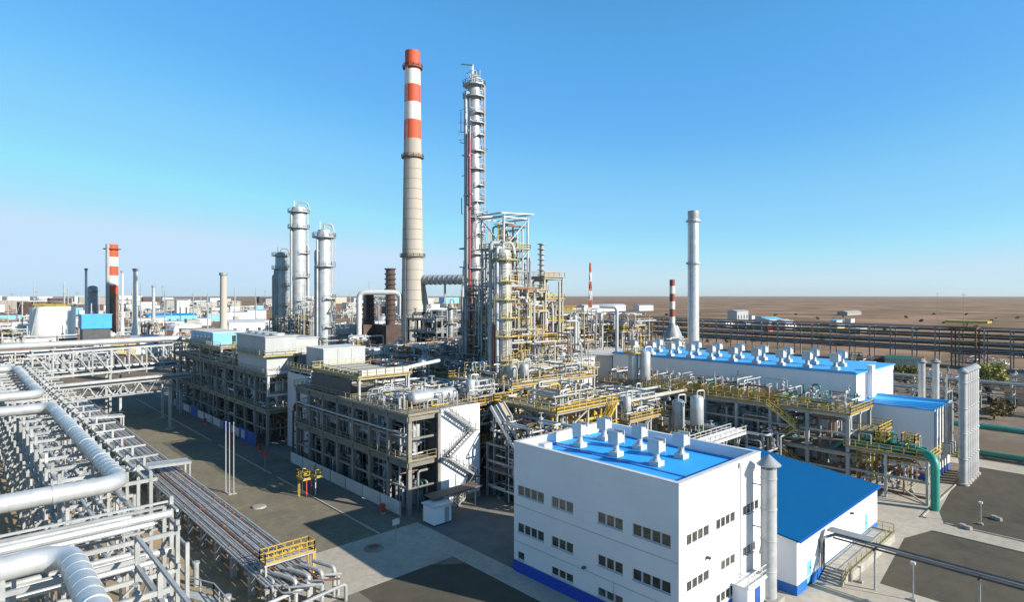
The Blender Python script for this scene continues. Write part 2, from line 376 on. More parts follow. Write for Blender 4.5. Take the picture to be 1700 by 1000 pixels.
def vessel_h(label, x, y, z, r, L, ax='x', m=SILVER, group=None, cat='vessel', name='horizontal_vessel'):
    t = thing(name, label, cat, (x, y, z), group); c = z+r+0.5; dx, dy = ((L/2, 0) if ax == 'x' else (0, L/2))
    ob('shell', MB().capsule((x-dx, y-dy, c), (x+dx, y+dy, c), r, 16), m, t)
    for s in (-0.6, 0.6):
        px, py = x+dx*s, y+dy*s; w, v = ((0.2, r*0.8) if ax == 'x' else (r*0.8, 0.2))
        ob('saddle', MB().box(px-w, px+w, py-v, py+v, z, c-r*0.55), CONCG, t)
    ob('nozzle', MB().cyl((x+dx*0.3, y+dy*0.3, c+r*0.8), (x+dx*0.3, y+dy*0.3, c+r+0.6), 0.18, n=8).cyl((x-dx*0.4, y-dy*0.4, c+r*0.8), (x-dx*0.4, y-dy*0.4, c+r+0.4), 0.14, n=8), m, t)
    return t
def vessel_v(label, x, y, z, r, h, m=SILVER, group=None, cat='vessel', name='upright_vessel', plat=False):
    t = thing(name, label, cat, (x, y, z), group)
    ob('shell', MB().capsule((x, y, z+1.0+r*0.5), (x, y, z+h-r*0.5), r, 16), m, t)
    for i in range(4):
        a = R(45+90*i); ob('leg', MB().bar((x+r*0.9*math.cos(a), y+r*0.9*math.sin(a), z), (x+r*0.9*math.cos(a), y+r*0.9*math.sin(a), z+1.4+r*0.5), 0.16), STEELG, t)
    ob('nozzle', MB().tube([(x, y, z+h-0.2), (x, y, z+h+0.7), (x+r*1.4, y-r*0.4, z+h+0.7), (x+r*1.4, y-r*0.4, z+h-0.8)], 0.14, 8), m, t)
    if plat:
        p = ob('platform', MB().ring(x, y, z+h-r*0.6, r+0.02, r+0.9, 0, 360, n=12), YEL, t)
        ob('guard_rail', MB().rail([(x+(r+0.85)*math.cos(R(a)), y+(r+0.85)*math.sin(R(a)), z+h-r*0.6+0.15) for a in range(0, 360, 45)], t=0.08, step=3, closed=True), YEL, p)
    return t

def pipe(pts, r, m, label, group, n=8, cat='pipe', name='pipe', bend=None, band=0):
    b = MB().tube(pts, r, n, bend)
    if band:      # cladding laps and the odd flange along the straight runs
        for A, B_ in zip(pts, pts[1:]):
            A, B_ = Vector(A), Vector(B_); L = (B_-A).length; d = (B_-A)/L; k = int((L-3*r)/band)
            for i in range(1, k):
                p = A+d*(1.5*r+i*band); w = 0.09 if i % 6 == 0 else 0.03; rr = r*(1.07 if i % 6 == 0 else 1.022); b.cyl(p-d*w, p+d*w, rr, n=n)
    return ob(name, b, m, None, label, cat, group)
PW = MB(); PW_MATS = [SILVER, JACKET, GALV, DULL, WHITE, RUST, CREAM, DARK, DGREEN, YEL, GREEN, GST, STEELG]
def tangle(n, x0, x1, y0, y1, z0, z1, mats, seed, rr=(0.1, 0.3), drop=0.5):
    """the mass of small pipework between the units: gathered into one object"""
    g = random.Random(seed)
    for _ in range(n):
        p = [g.uniform(x0, x1), g.uniform(y0, y1), g.uniform(z0, z1)]; pts = [tuple(p)]; r = g.uniform(*rr); last = None
        for k in range(g.choice((1, 2, 3, 4))):
            ax = g.choice([c for c in 'xyz' if c != last]); i = 'xyz'.index(ax); lo, hi = ((x0, x1), (y0, y1), (z0, z1))[i]
            q = g.uniform(lo, hi)
            if abs(q-p[i]) < r*4: q = lo if p[i] > (lo+hi)/2 else hi
            p[i] = q; pts.append(tuple(p)); last = ax
        if last != 'z' and g.random() < drop and p[2]-z0 > 0.8: pts.append((p[0], p[1], z0))
        PW.m = PW_MATS.index(g.choice(mats)); PW.tube(pts, r, 6)
        if g.random() < 0.35:   # a valve on the run
            a = pts[0]; PW.lathe(a[0], a[1], [(r*1.2, a[2]-0.1), (r*2.2, a[2]), (r*2.2, a[2]+r*2), (r*0.6, a[2]+r*3), (r*0.6, a[2]+r*6), (r*2.4, a[2]+r*6.2), (r*2.4, a[2]+r*6.6)], 8)
def pipe_maze(n, x0, x1, y0, y1, z0, z1, mats, label, group, seed, rr=(0.09, 0.24)):
    """pipes that run between pieces of equipment: right-angled routes inside a bay"""
    g = random.Random(seed)
    for _ in range(n):
        p = [g.uniform(x0, x1), g.uniform(y0, y1), z0]; pts = [tuple(p)]
        r = g.uniform(*rr); ax = g.choice('xy')
        p[2] = g.uniform(z0+(z1-z0)*0.25, z1); pts.append(tuple(p))
        for k in range(g.choice((1, 2, 2, 3))):
            i = 'xyz'.index(ax); lo, hi = ((x0, x1), (y0, y1), (z0, z1))[i]
            q = g.uniform(lo, hi)
            if abs(q-p[i]) < 0.8: q = lo if p[i] > (lo+hi)/2 else hi
            p[i] = q; pts.append(tuple(p)); ax = g.choice([c for c in 'xyz' if c != ax])
        if g.random() < 0.5 and abs(p[2]-z0) > 0.8 and len(set(pts)) == len(pts) and pts[-1][2] == pts[-2][2]: pts.append((p[0], p[1], z0))
        pipe(pts, r, g.choice(mats), label, group, 7)

def stair(name, label, pts, w, m=STEELG, rm=None, group=None, cat='stairs', treads=True, axis='y'):
    """flights joined by landings: pts are the landing points; each flight has stringers, treads and rails"""
    t = thing(name, label, cat, pts[0], group)
    for a, b in zip(pts, pts[1:]):
        A = Vector(a); B = Vector(b); d = (B-A); hd = Vector((d.x, d.y, 0)).normalized(); sdv = Vector((-hd.y, hd.x, 0))*w/2
        f = MB(); f.bar(A+sdv, B+sdv, 0.1, 0.3).bar(A-sdv, B-sdv, 0.1, 0.3)
        k = max(3, int(abs(d.z)/0.25))
        for i in range(1, k): p = A.lerp(B, i/k); f.bar(p-sdv, p+sdv, 0.28, 0.05)
        fl = ob('flight', f, m, t); u = Vector((0,0,1))
        for s in (1, -1):
            q = MB(); q.bar(A+sdv*s+u*1.05, B+sdv*s+u*1.05, 0.07).bar(A+sdv*s+u*0.55, B+sdv*s+u*0.55, 0.06)
            for i in range(5): p = A.lerp(B, i/4)+sdv*s; q.bar(p, p+u*1.05, 0.07)
            ob('hand_rail', q, rm or m, fl)
        ob('landing', MB().box(B.x-w*0.6, B.x+w*0.6, B.y-w*0.6, B.y+w*0.6, B.z-0.12, B.z), m, t)
    return t
# ================================================================ SETTING: ground, roads, paths
def sheet(name, pts, z, m):
    b = MB(); b._add([(x, y, z) for x, y in pts], [tuple(range(len(pts)))]); o = ob(name, b, m); o['kind'] = 'structure'; return o
def rect(x0, x1, y0, y1): return [(x0, y0), (x1, y0), (x1, y1), (x0, y1)]
g = MB(); ng = 48
for rr in (0.0,): pass
g._add([(0, 0, 0)]+[(14000*math.cos(2*math.pi*i/ng), 14000*math.sin(2*math.pi*i/ng), 0) for i in range(ng)], [(0, 1+i, 1+(i+1) % ng) for i in range(ng)])
o = ob('ground', g, STEPPE); o['kind'] = 'structure'
PLANT = ground_mat('trodden_plant_earth', [(0.1882, 0.1412, 0.0984), (0.1464, 0.1109, 0.0787), (0.2300, 0.1815, 0.1312), (0.1115, 0.0908, 0.0722)], [0.01, 0.05, 0.3])
sheet('plant_ground', rect(-330, 330, -60, 640), 0.004, PLANT)
sheet('dirt_ground', rect(-60, 27.3, 8, 230), 0.008, DIRT)
sheet('gravel_yard', [(27.3, 66.5), (39.5, 66.5), (39.5, 200), (27.3, 200)], 0.010, YARDL)
sheet('gravel_yard', [(30.2, 20), (42.2, 20), (42.2, 52.5), (39, 55), (30.2, 55)], 0.010, YARD)
sheet('gravel_yard', [(70.6, -20), (91.3, -20), (91.3, 19.5), (86, 21.2), (70.6, 19.6)], 0.012, YARD)
sheet('gravel_yard', [(95.2, -30), (131, -30), (131, 21.5), (112, 21.5), (100, 20.5), (95.2, 19)], 0.012, YARD)
sheet('road', rect(39.5, 45.1, 66.5, 260), 0.011, ASPH)
sheet('road', rect(24.5, 60, 55, 66.5), 0.012, PAVE)
sheet('road', rect(24.5, 30.2, 10, 55), 0.011, ASPH)
sheet('pavement', rect(42.2, 45.1, 20, 55), 0.013, PAVE)
sheet('pavement', rect(45.2, 61, 12, 27.3), 0.010, PAVE)
sheet('pavement', [(61, 12), (70.6, 12), (70.6, 19.6), (86, 21.2), (91.3, 19.5), (91.3, -20), (95.2, -20), (95.2, 19), (100, 20.5), (112, 21.5), (116, 22), (116, 34), (61, 34)], 0.010, PAVE)
sheet('path', rect(131, 137, -60, 120), 0.014, PAVE)
sheet('path', [(27.3, 128), (39.5, 128), (39.5, 132.5), (27.3, 132.5)], 0.014, ASPH)
sheet('path', [(27.3, 98.5), (39.5, 98.5), (39.5, 101), (27.3, 101)], 0.014, ASPH)
sheet('concrete_apron', rect(45.1, 112, 34.5, 215), 0.016, ground_mat('oil_stained_concrete', [(0.20, 0.185, 0.165), (0.14, 0.13, 0.12), (0.25, 0.23, 0.2)], [0.08, 0.5]))
b = MB(); b.box(39.3, 39.5, 66.5, 98.4, 0, 0.14).box(39.3, 39.5, 101.1, 127.9, 0, 0.14).box(39.3, 39.5, 132.6, 200, 0, 0.14)
o = ob('kerb', b, PAVE); o['kind'] = 'structure'
b = MB(); b.box(91.1, 91.3, -20, 19.3, 0, 0.13).box(95.2, 95.4, -20, 18.9, 0, 0.13).box(95.6, 131, 21.5, 21.7, 0, 0.13)
o = ob('kerb', b, PAVE); o['kind'] = 'structure'

# ================================================================ BUILDINGS
def facade(mb, p, u, w, z0, z1, openings=(), depth=0.16):
    """outer skin with real openings and reveals. p: corner (x,y); u: unit direction along the wall; outward is to the right of u"""
    n = (u[1], -u[0]); us = sorted({0, w}.union(*[{a, b} for a, b, _, _ in openings])) if openings else [0, w]
    zs = sorted({z0, z1}.union(*[{c, d} for _, _, c, d in openings])) if openings else [z0, z1]
    P = lambda a, z, d=0: (p[0]+u[0]*a-n[0]*d, p[1]+u[1]*a-n[1]*d, z)
    for a, b_ in zip(us, us[1:]):
        for c, d in zip(zs, zs[1:]):
            m = ((a+b_)/2, (c+d)/2)
            if any(o[0] < m[0] < o[1] and o[2] < m[1] < o[3] for o in openings): continue
            mb._add([P(a, c), P(b_, c), P(b_, d), P(a, d)], [(0, 1, 2, 3)])
    for a, b_, c, d in openings:
        for e, f in (((a, c), (b_, c)), ((b_, c), (b_, d)), ((b_, d), (a, d)), ((a, d), (a, c))):
            mb._add([P(*e), P(*f), P(*f, depth), P(*e, depth)], [(0, 1, 2, 3)])
def window(root, p, u, a, b_, c, d, k, glass, depth=0.16):
    n = (u[1], -u[0])
    def bx(mb, a0, a1, z0, z1, d0, d1):
        xs = [p[0]+u[0]*q-n[0]*e for q in (a0, a1) for e in (d0, d1)]; ys = [p[1]+u[1]*q-n[1]*e for q in (a0, a1) for e in (d0, d1)]
        mb.box(min(xs), max(xs), min(ys), max(ys), z0, z1)
    f = MB(); e = 0.006
    bx(f, a+e, b_-e, c+e, c+0.07, 0.05, depth); bx(f, a+e, b_-e, d-0.07, d-e, 0.05, depth)
    step = (b_-a)/k
    for i in range(k+1):
        q = a+step*i; w = 0.05 if i in (0, k) else 0.09
        lo, hi = max(a+e, q-w), min(b_-e, q+w); bx(f, lo, hi, c+0.072, d-0.072, 0.05, depth)
    wn_ = ob('window', f, WHITE, root); gl = MB(); bx(gl, a+0.02, b_-0.02, c+0.02, d-0.02, 0.10, 0.13)
    ob('pane', gl, glass, wn_)
    s = MB(); bx(s, a-0.05, b_+0.05, c-0.07, c-0.004, -0.08, depth); ob('sill', s, WHITE, wn_)

def ventilator(root, x, y, z, s=1.0):
    """roof ventilator: curb, neck and a winged box head, one part of its building"""
    b = MB(); b.box(x-0.55*s, x+0.55*s, y-0.55*s, y+0.55*s, z, z+0.5*s)
    v = ob('roof_ventilator', b, WHITE, root)
    ob('neck', MB().lathe(x, y, [(0.5*s, z+0.5*s), (0.3*s, z+0.75*s), (0.3*s, z+1.25*s), (0.42*s, z+1.35*s)], 12), GALV, v)
    h = MB()
    h.box(x-0.42*s, x+0.42*s, y-0.5*s, y+0.5*s, z+1.4*s, z+2.45*s)
    for sg in (-1, 1):
        xs = x+sg*0.56*s; h.box(xs-0.04*s, xs+0.04*s, y-0.66*s, y+0.66*s, z+1.3*s, z+2.7*s)
        ys = y+sg*0.6*s; h.box(x-0.5*s, x+0.5*s, ys-0.03*s, ys+0.03*s, z+1.45*s, z+2.25*s)
        h.bar((x+sg*0.28*s, y, z+1.2*s), (x+sg*0.54*s, y, z+1.5*s), 0.4*s, 0.05)
    ob('hood', h, WHITE, v)

# ---- the three-storey white building at the front
X0, X1, Y0, Y1, H = 45.0, 60.3, 27.5, 47.8, 14.0
t = thing('industrial_building', 'white three-storey building with strip windows, blue plinth and six vents on a flat blue roof', 'building', ((X0+X1)/2, (Y0+Y1)/2, 0))
lw, k0 = [], Y1     # west wall runs from the far corner (Y1) to the near one (Y0)
for (a, c, n_) in ((28.3, 32.2, 4), (33.3, 36.2, 3), (39.3, 42.2, 3), (43.3, 47.2, 4)):
    for zi, (za, zb) in enumerate(((8.35, 9.45), (4.35, 5.4), (1.45, 2.3))):
        aa, cc, m_ = a, c, n_
        if zi == 2 and a > 43: aa, m_ = 46.2, 1
        lw.append((k0-cc, k0-aa, za, zb, m_, zi))
b = MB(); facade(b, (X0, Y1), (0, -1), Y1-Y0, 1.2, H, [w[:4] for w in lw]); ob('wall', b, WALL, t)
for w in lw: window(t, (X0, Y1), (0, -1), *w[:4], w[4], GLASSB if w[5] == 0 else GLASS)
sw = [(1.2, 5.0, 8.35, 9.35, 4, 0), (6.3, 9.9, 8.35, 9.35, 4, 0), (11.5, 14.9, 8.35, 9.35, 4, 0), (1.2, 5.0, 4.35, 5.3, 4, 1), (7.2, 9.9, 4.35, 5.3, 3, 1), (11.5, 14.2, 4.35, 5.3, 3, 1), (6.3, 9.9, 1.45, 2.4, 4, 2)]
b = MB(); facade(b, (X0, Y0), (1, 0), X1-X0, 1.2, H, [w[:4] for w in sw]); ob('wall', b, WALL, t)
for w in sw: window(t, (X0, Y0), (1, 0), *w[:4], w[4], GLASS)
b = MB(); facade(b, (X1, Y0), (0, 1), Y1-Y0, 1.2, H); ob('wall', b, WALL, t)
b = MB(); facade(b, (X1, Y1), (-1, 0), X1-X0, 1.2, H); ob('wall', b, WALL, t)
b = MB(); b.box(X0+0.01, X0+0.4, Y0+0.01, Y1-0.01, 12.7, H-0.002).box(X1-0.4, X1-0.01, Y0+0.01, Y1-0.01, 12.7, H-0.002)
b.box(X0+0.41, X1-0.41, Y0+0.01, Y0+0.4, 12.7, H-0.003).box(X0+0.41, X1-0.41, Y1-0.4, Y1-0.01, 12.7, H-0.003); ob('parapet', b, WALLV, t)
b = MB(); c = 0.06; b.box(X0-c, X0+0.45, Y0-c, Y1+c, H, H+0.07).box(X1-0.45, X1+c, Y0-c, Y1+c, H, H+0.07).box(X0+0.452, X1-0.452, Y0-c, Y0+0.45, H, H+0.068).box(X0+0.452, X1-0.452, Y1-0.45, Y1+c, H, H+0.068); ob('coping', b, WHITE, t)
ob('plinth', MB().box(X0-0.06, X1+0.06, Y0-0.06, Y1+0.06, 0, 1.2), PLINTH, t)
ob('roof', MB().box(X0+0.42, X1-0.42, Y0+0.42, Y1-0.42, 12.6, 12.95), ROOF, t)
b = MB(); b.bar((X0+5.3, Y0+0.5, 12.98), (X0+5.3, Y1-0.5, 12.98), 0.3, 0.06).bar((X1-1.2, Y0+0.5, 12.98), (X1-1.2, Y1-0.5, 12.98), 0.25, 0.06); ob('roof_flashing', b, BLUEP, t)
for px, py in ((963, 742), (1003, 731), (1023, 757), (1062, 746), (1090, 773), (1131, 761)):
    x, y = G(px, py, 12.95); ventilator(t, x, y, 12.95, 1.0)
ob('roof_hatch', MB().box(X0+2.1, X0+3.3, Y1-2.6, Y1-1.6, 12.9, 13.8), WHITE, t)
ob('downpipe', MB().cyl((X0+10.7, Y0-0.14, 1.3), (X0+10.7, Y0-0.14, 13.6), 0.07, n=8).box(X0+10.5, X0+10.9, Y0-0.25, Y0-0.01, 13.4, 13.8), WHITE, t)
b = MB()
for z in (1.26, 7.25, 3.3): b.bar((X0-0.012, Y0, z), (X0-0.012, Y1, z), 0.02, 0.05)
b.bar((X0-0.012, Y0+6.8, 1.3), (X0-0.012, Y0+6.8, 3.27), 0.05, 0.02); ob('facade_joint', b, GALV, t)
ob('wall_lamp', MB().box(X0-0.4, X0-0.01, 37.6, 37.9, 3.55, 3.72), DARK, t)
ob('wall_lamp', MB().box(X0+4.4, X0+4.7, Y0-0.4, Y0-0.01, 6.4, 6.6), DARK, t)
b = MB(); b.box(X0+9.2, X0+13.2, Y0-1.6, Y0-0.08, 0, 2.6)
an = ob('porch', b, WALLV, t); ob('porch_roof', MB().box(X0+9.0, X0+13.4, Y0-1.8, Y0-0.08, 2.602, 2.75), WHITE, an)
ob('porch_door', MB().box(X0+10.6, X0+11.7, Y0-1.66, Y0-1.61, 0.05, 2.2), BLUEP, an)
ob('guard_rail', MB().rail([(X0+9.1, Y0-1.7, 2.75), (X0+13.3, Y0-1.7, 2.75)], t=0.06), WHITE, an)

# ---- round stack with a conical cap beside it
t = thing('ventilation_stack', 'thick round silver stack with conical cap at the sunny wall of the three-storey building', 'stack', (58.6, 25.9, 0))
ob('pipe', MB().cyl((58.6, 25.9, 0), (58.6, 25.9, 13.0), 0.74, n=28), JACKET, t)
ob('cap', MB().lathe(58.6, 25.9, [(1.12, 13.35), (1.15, 13.42), (0.1, 14.35), (0.02, 14.4)], 28), GALV, t)
b = MB()
for i in range(6): a = R(60*i); b.bar((58.6+0.66*math.cos(a), 25.9+0.66*math.sin(a), 12.9), (58.6+0.66*math.cos(a), 25.9+0.66*math.sin(a), 13.5), 0.12, 0.05)
ob('cap_strut', b, GALV, t); ob('base', MB().box(57.5, 59.7, 24.8, 27.0, 0, 0.5), CONC, t)
b = MB()
for z in (3, 6, 9, 12): b.lathe(58.6, 25.9, [(0.75, z), (0.78, z+0.03), (0.78, z+0.12), (0.75, z+0.15)], 28)
ob('band', b, JACKET, t)
ob('bracket', MB().bar((58.6, 26.5, 7.0), (58.6, 27.49, 7.0), 0.1).bar((58.6, 26.5, 11.2), (58.6, 27.49, 11.2), 0.1), GALV, t)

# ---- low white building with a sloping deep blue roof
t = thing('low_building', 'low white building with a sloping deep blue roof, beside the capped round stack', 'building', (74, 32, 0))
LX0, LX1, LY0, LY1 = 61.6, 86.8, 24.4, 41.0
b = MB(); facade(b, (LX0, LY0), (1, 0), LX1-LX0, 1.0, 5.5, [(2.5, 3.7, 1.02, 2.6), (20.3, 21.5, 1.02, 3.0)]); ob('wall', b, WALLV, t)
for xa, xb, zz in ((2.5, 3.7, 2.6), (20.3, 21.5, 3.0)):
    d = ob('door', MB().box(LX0+xa+0.01, LX0+xb-0.01, LY0+0.07, LY0+0.12, 0.3, zz-0.01), LBLUE, t, label='pale blue steel door')
    ob('handle', MB().box(LX0+xb-0.25, LX0+xb-0.15, LY0+0.0, LY0+0.06, 1.7, 1.85), DARK, d)
b = MB(); b._add([(LX0, LY0, 1), (LX0, LY0, 5.5), (LX0, LY1, 7.3), (LX0, LY1, 1)], [(0, 1, 2, 3)]); ob('wall', b, WALLV, t)
b = MB(); b._add([(LX1, LY0, 1), (LX1, LY1, 1), (LX1, LY1, 7.3), (LX1, LY0, 5.5)], [(0, 1, 2, 3)]); ob('wall', b, WALLV, t)
b = MB(); facade(b, (LX1, LY1), (-1, 0), LX1-LX0, 1.0, 7.3); ob('wall', b, WALLV, t)
ob('plinth', MB().box(LX0-0.05, LX0+2.45, LY0-0.05, LY1, 0, 1.0).box(LX0+3.75, LX1+0.05, LY0-0.05, LY1, 0, 1.0), mat('mid_blue_plinth', (0.01, 0.16, 0.55), 0.5, 0, 0.08), t)
b = MB(); s_ = (7.3-5.5)/(LY1-LY0)
ya, yb = LY0-0.35, LY1+0.3; za, zb = 5.52-0.35*s_, 7.32+0.3*s_
xa, xb = LX0-0.3, LX1+0.3
b._add([(xa, ya, za), (xb, ya, za), (xb, yb, zb), (xa, yb, zb), (xa, ya, za+0.16), (xb, ya, za+0.16), (xb, yb, zb+0.16), (xa, yb, zb+0.16)], [(0,3,2,1),(4,5,6,7),(0,1,5,4),(1,2,6,5),(2,3,7,6),(3,0,4,7)])
ob('roof', b, ROOFD, t)
ob('gutter', MB().bar((xa, ya-0.07, za+0.02), (xb, ya-0.07, za+0.02), 0.14, 0.12), BLUEP, t)
ob('wall_fan', MB().cyl((LX0+6.2, LY0-0.35, 3.3), (LX0+6.2, LY0-0.01, 3.3), 0.35, n=12), GALV, t)
ob('wall_lamp', MB().box(LX0+15.2, LX0+15.5, LY0-0.35, LY0-0.01, 4.4, 4.6), DARK, t)
t = thing('entrance_platform', 'cream entrance platform and steps with yellow rails along the sunny wall of the low building', 'platform', (76, 22.8, 0))
ob('base', MB().box(LX0+7.2, LX0+22.5, 21.7, 24.3, 0, 0.95), CONC, t)
for i in range(5): ob('step', MB().box(LX0+5.2+0.4*i, LX0+5.6+0.4*i-0.005, 22.0, 24.2, 0, 0.16*(i+1)), CONC, t)
ob('guard_rail', MB().rail([(LX0+7.3, 21.8, 0.95), (LX0+22.4, 21.8, 0.95), (LX0+22.4, 24.2, 0.95)], t=0.06), PALEYEL, t)
ob('guard_rail', MB().rail([(LX0+5.3, 21.95, 0.1), (LX0+7.2, 21.95, 0.9)], t=0.06), PALEYEL, t)

# ---- long white building with rows of roof ventilators
t = thing('long_building', 'long white windowless building with two rows of roof ventilators on a blue roof', 'building', (126, 62, 0))
AX0, AX1, AY0, AY1, AH = 115.6, 137.4, 35.7, 88.4, 16.1
b = MB(); facade(b, (AX0, AY1), (0, -1), AY1-AY0, 0, AH); ob('wall', b, WALLV, t)
b = MB(); facade(b, (AX0, AY0), (1, 0), AX1-AX0, 0, AH); ob('wall', b, WALLV, t)
b = MB(); facade(b, (AX1, AY0), (0, 1), AY1-AY0, 0, AH); ob('wall', b, WALLV, t)
b = MB(); facade(b, (AX1, AY1), (-1, 0), AX1-AX0, 0, AH); ob('wall', b, WALLV, t)
ob('roof', MB().box(AX0-0.25, AX1+0.15, AY0-0.25, AY1+0.2, AH+0.004, AH+0.22), ROOFL, t)
b = MB(); b.box(AX0+0.05, AX0+0.25, AY0+0.1, AY1-0.1, AH+0.222, AH+0.45); ob('roof_edge', b, LBLUE, t)
for i in range(10): ventilator(t, AX0+2.3, AY0+4.2+i*4.9, AH+0.22, 1.15)
for i in range(9): ventilator(t, AX0+9.5, AY0+5.4+i*5.1, AH+0.22, 1.15)
ob('downpipe', MB().cyl((AX0+4.6, AY0-0.12, 0.5), (AX0+4.6, AY0-0.12, AH), 0.09, n=8), GALV, t)
ob('corner_duct', MB().box(AX0+5.5, AX0+7.0, AY0-0.9, AY0-0.02, 11.6, AH+1.2), WALLV, t)
t = thing('low_annex', 'grey flat-roofed block joined to the far end of the long white building', 'building', (126, 96, 0))
ob('wall', MB().box(115.6, 137, 88.7, 104, 0, 15.2), BOXW, t); ob('roof', MB().box(115.2, 137.4, 88.8, 104.3, 15.204, 15.45), BOXW, t)

# ---- annex
t = thing('annex_building', 'white windowless block with a blue roof, joined to the near end of the long building', 'building', (126, 30, 0))
BX0, BX1, BY0, BY1, BH = 115.6, 126.5, 24.4, 35.6, 11.4
for p_, u_, w_, z_ in (((BX0, BY1), (0, -1), BY1-BY0, 1.1), ((BX0, BY0), (1, 0), BX1-BX0, 1.1), ((BX1, BY0), (0, 1), BY1-BY0, 1.1)):
    b = MB(); facade(b, p_, u_, w_, z_, BH); ob('wall', b, WALLV, t)
ob('plinth', MB().box(BX0-0.05, BX1+0.05, BY0-0.05, BY1, 0, 1.1), BLUEP, t)
ob('roof', MB().box(BX0+0.1, BX1-0.1, BY0+0.1, BY1, BH-0.35, BH-0.1), ROOF, t)
b = MB(); b.box(BX0-0.06, BX0+0.1, BY0-0.06, BY1, BH-0.1, BH+0.12).box(BX0+0.102, BX1+0.06, BY0-0.06, BY0+0.1, BH-0.1, BH+0.119).box(BX1-0.1, BX1+0.06, BY0+0.102, BY1, BH-0.1, BH+0.35); ob('roof_edge', b, LBLUE, t)
ob('downpipe', MB().cyl((BX0+0.25, BY0-0.12, 0.3), (BX0+0.25, BY0-0.12, BH-0.2), 0.09, n=8), GALV, t)
ob('window', MB().box(BX0+2.6, BX0+3.3, BY0-0.05, BY0-0.01, 4.6, 6.6), GLASS, t)
d = ob('door', MB().box(BX0+1.2, BX0+2.3, BY0-0.1, BY0-0.052, 0.1, 2.2), BLUEP, t); ob('handle', MB().box(BX0+2.1, BX0+2.2, BY0-0.16, BY0-0.102, 1.05, 1.2), DARK, d)
b = MB()
for i in range(3): b.cyl((BX0+5.6+i*1.5, BY0-0.6, 5.3), (BX0+5.6+i*1.5, BY0-0.6, BH+0.2), 0.42, n=14)
ob('wall_duct', b, JACKET, t)
ob('fan_box', MB().box(BX0+4.8, BX0+9.6, BY0-1.3, BY0-0.08, 3.6, 5.3), STEELG, t)
bal = ob('balcony', MB().box(BX0+4.2, BX0+9.9, BY0-2.3, BY0-1.35, 3.45, 3.6), PALEYEL, t)
ob('guard_rail', MB().rail([(BX0+4.3, BY0-2.25, 3.6), (BX0+9.8, BY0-2.25, 3.6)], t=0.08), YEL, bal)

# ---- exhaust stacks by the annex
st = None
for i in range(6):
    x, y = 116.8+i*1.78, 20.8
    if st is None:
        st = thing('exhaust_duct', 'nearest of six tall round silver ducts standing in a row by the annex', 'duct', (x, y, 0), 'row of silver ducts by the annex')
        ob('pipe', MB().cyl((x, y, 0.35), (x, y, 17.6), 0.58, n=24), JACKET, st)
        ob('hood', MB().lathe(x, y, [(0.66, 17.62), (0.82, 17.8), (0.82, 18.0), (0.2, 18.5)], 24), GALV, st)
        ob('base', MB().lathe(x, y, [(0.85, 0), (0.85, 0.3), (0.7, 0.36)], 16), CONC, st)
        b = MB()
        for z in (4, 8, 12, 16): b.lathe(x, y, [(0.645, z), (0.68, z+0.04), (0.68, z+0.14), (0.645, z+0.18)], 24)
        ob('band', b, JACKET, st)
    else:
        dup(st, (x, y, 0), ['', 'second nearest of six tall round silver ducts in a row by the annex', 'third nearest of six tall round silver ducts in a row by the annex', 'fourth nearest of six tall round silver ducts in a row by the annex', 'fifth nearest of six tall round silver ducts in a row by the annex', 'farthest of six tall round silver ducts standing in a row by the annex'][i])
for px, lab in ((1530, 'left of two round silver stacks with conical caps behind the annex roof'), (1553, 'right of two round silver stacks with conical caps behind the annex roof')):
    x, y = Q(px, 118); t = thing('capped_stack', lab, 'stack', (x, y, 0), 'capped stacks behind the annex')
    ob('pipe', MB().cyl((x, y, 0), (x, y, 16.6), 0.62, n=20), JACKET, t); ob('cap', MB().lathe(x, y, [(0.95, 16.8), (0.95, 16.9), (0.1, 17.6)], 20), DULL, t)
    ob('cap_strut', MB().cyl((x, y, 16.55), (x, y, 16.85), 0.5, n=12), DARK, t)
x, y = Q(1571, 112); t = thing('vent_pole', 'thin tall cream pole between the capped stacks and the row of ducts', 'pole', (x, y, 0))
ob('pole', MB().cyl((x, y, 0.3), (x, y, 15.2), 0.16, 0.12, n=8), CREAM, t); ob('base', MB().box(x-0.5, x+0.5, y-0.5, y+0.5, 0, 0.3), CONC, t)
HOUSG = panel_mat('grey_housing_cladding', (0.40, 0.42, 0.43), 0.55, 1.6, 'XY', 0.07)
# ================================================================ PROCESS STRUCTURES
def zdeck_clutter(x0, x1, y0, y1, z, seed, n, label, group, mats=(SILVER, JACKET, GALV)):
    """inverted-U pipe loops and valve stems that stand on a deck"""
    g_ = random.Random(seed)
    for i in range(n):
        x, y = g_.uniform(x0, x1), g_.uniform(y0, y1); h = g_.uniform(0.8, 2.2); w = g_.uniform(0.7, 2.2); r = g_.uniform(0.08, 0.17)
        dx, dy = (w, 0) if g_.random() < 0.5 else (0, w)
        if x+dx > x1+0.6: dx = -dx
        if y+dy > y1+0.6: dy = -dy
        pipe([(x, y, z), (x, y, z+h), (x+dx, y+dy, z+h), (x+dx, y+dy, z)], r, g_.choice(mats), label, group, 7, 'pipe', 'pipe_loop')

RAILT = mat('tan_rail_paint', (0.36, 0.30, 0.18), 0.7, 0, 0.15, 0.6)
DARKW = mat('interior_shade_dark', (0.07, 0.075, 0.08), 0.9, 0, 0.2, 0.5)  # near-black colour stands in for the deep shade inside the frames
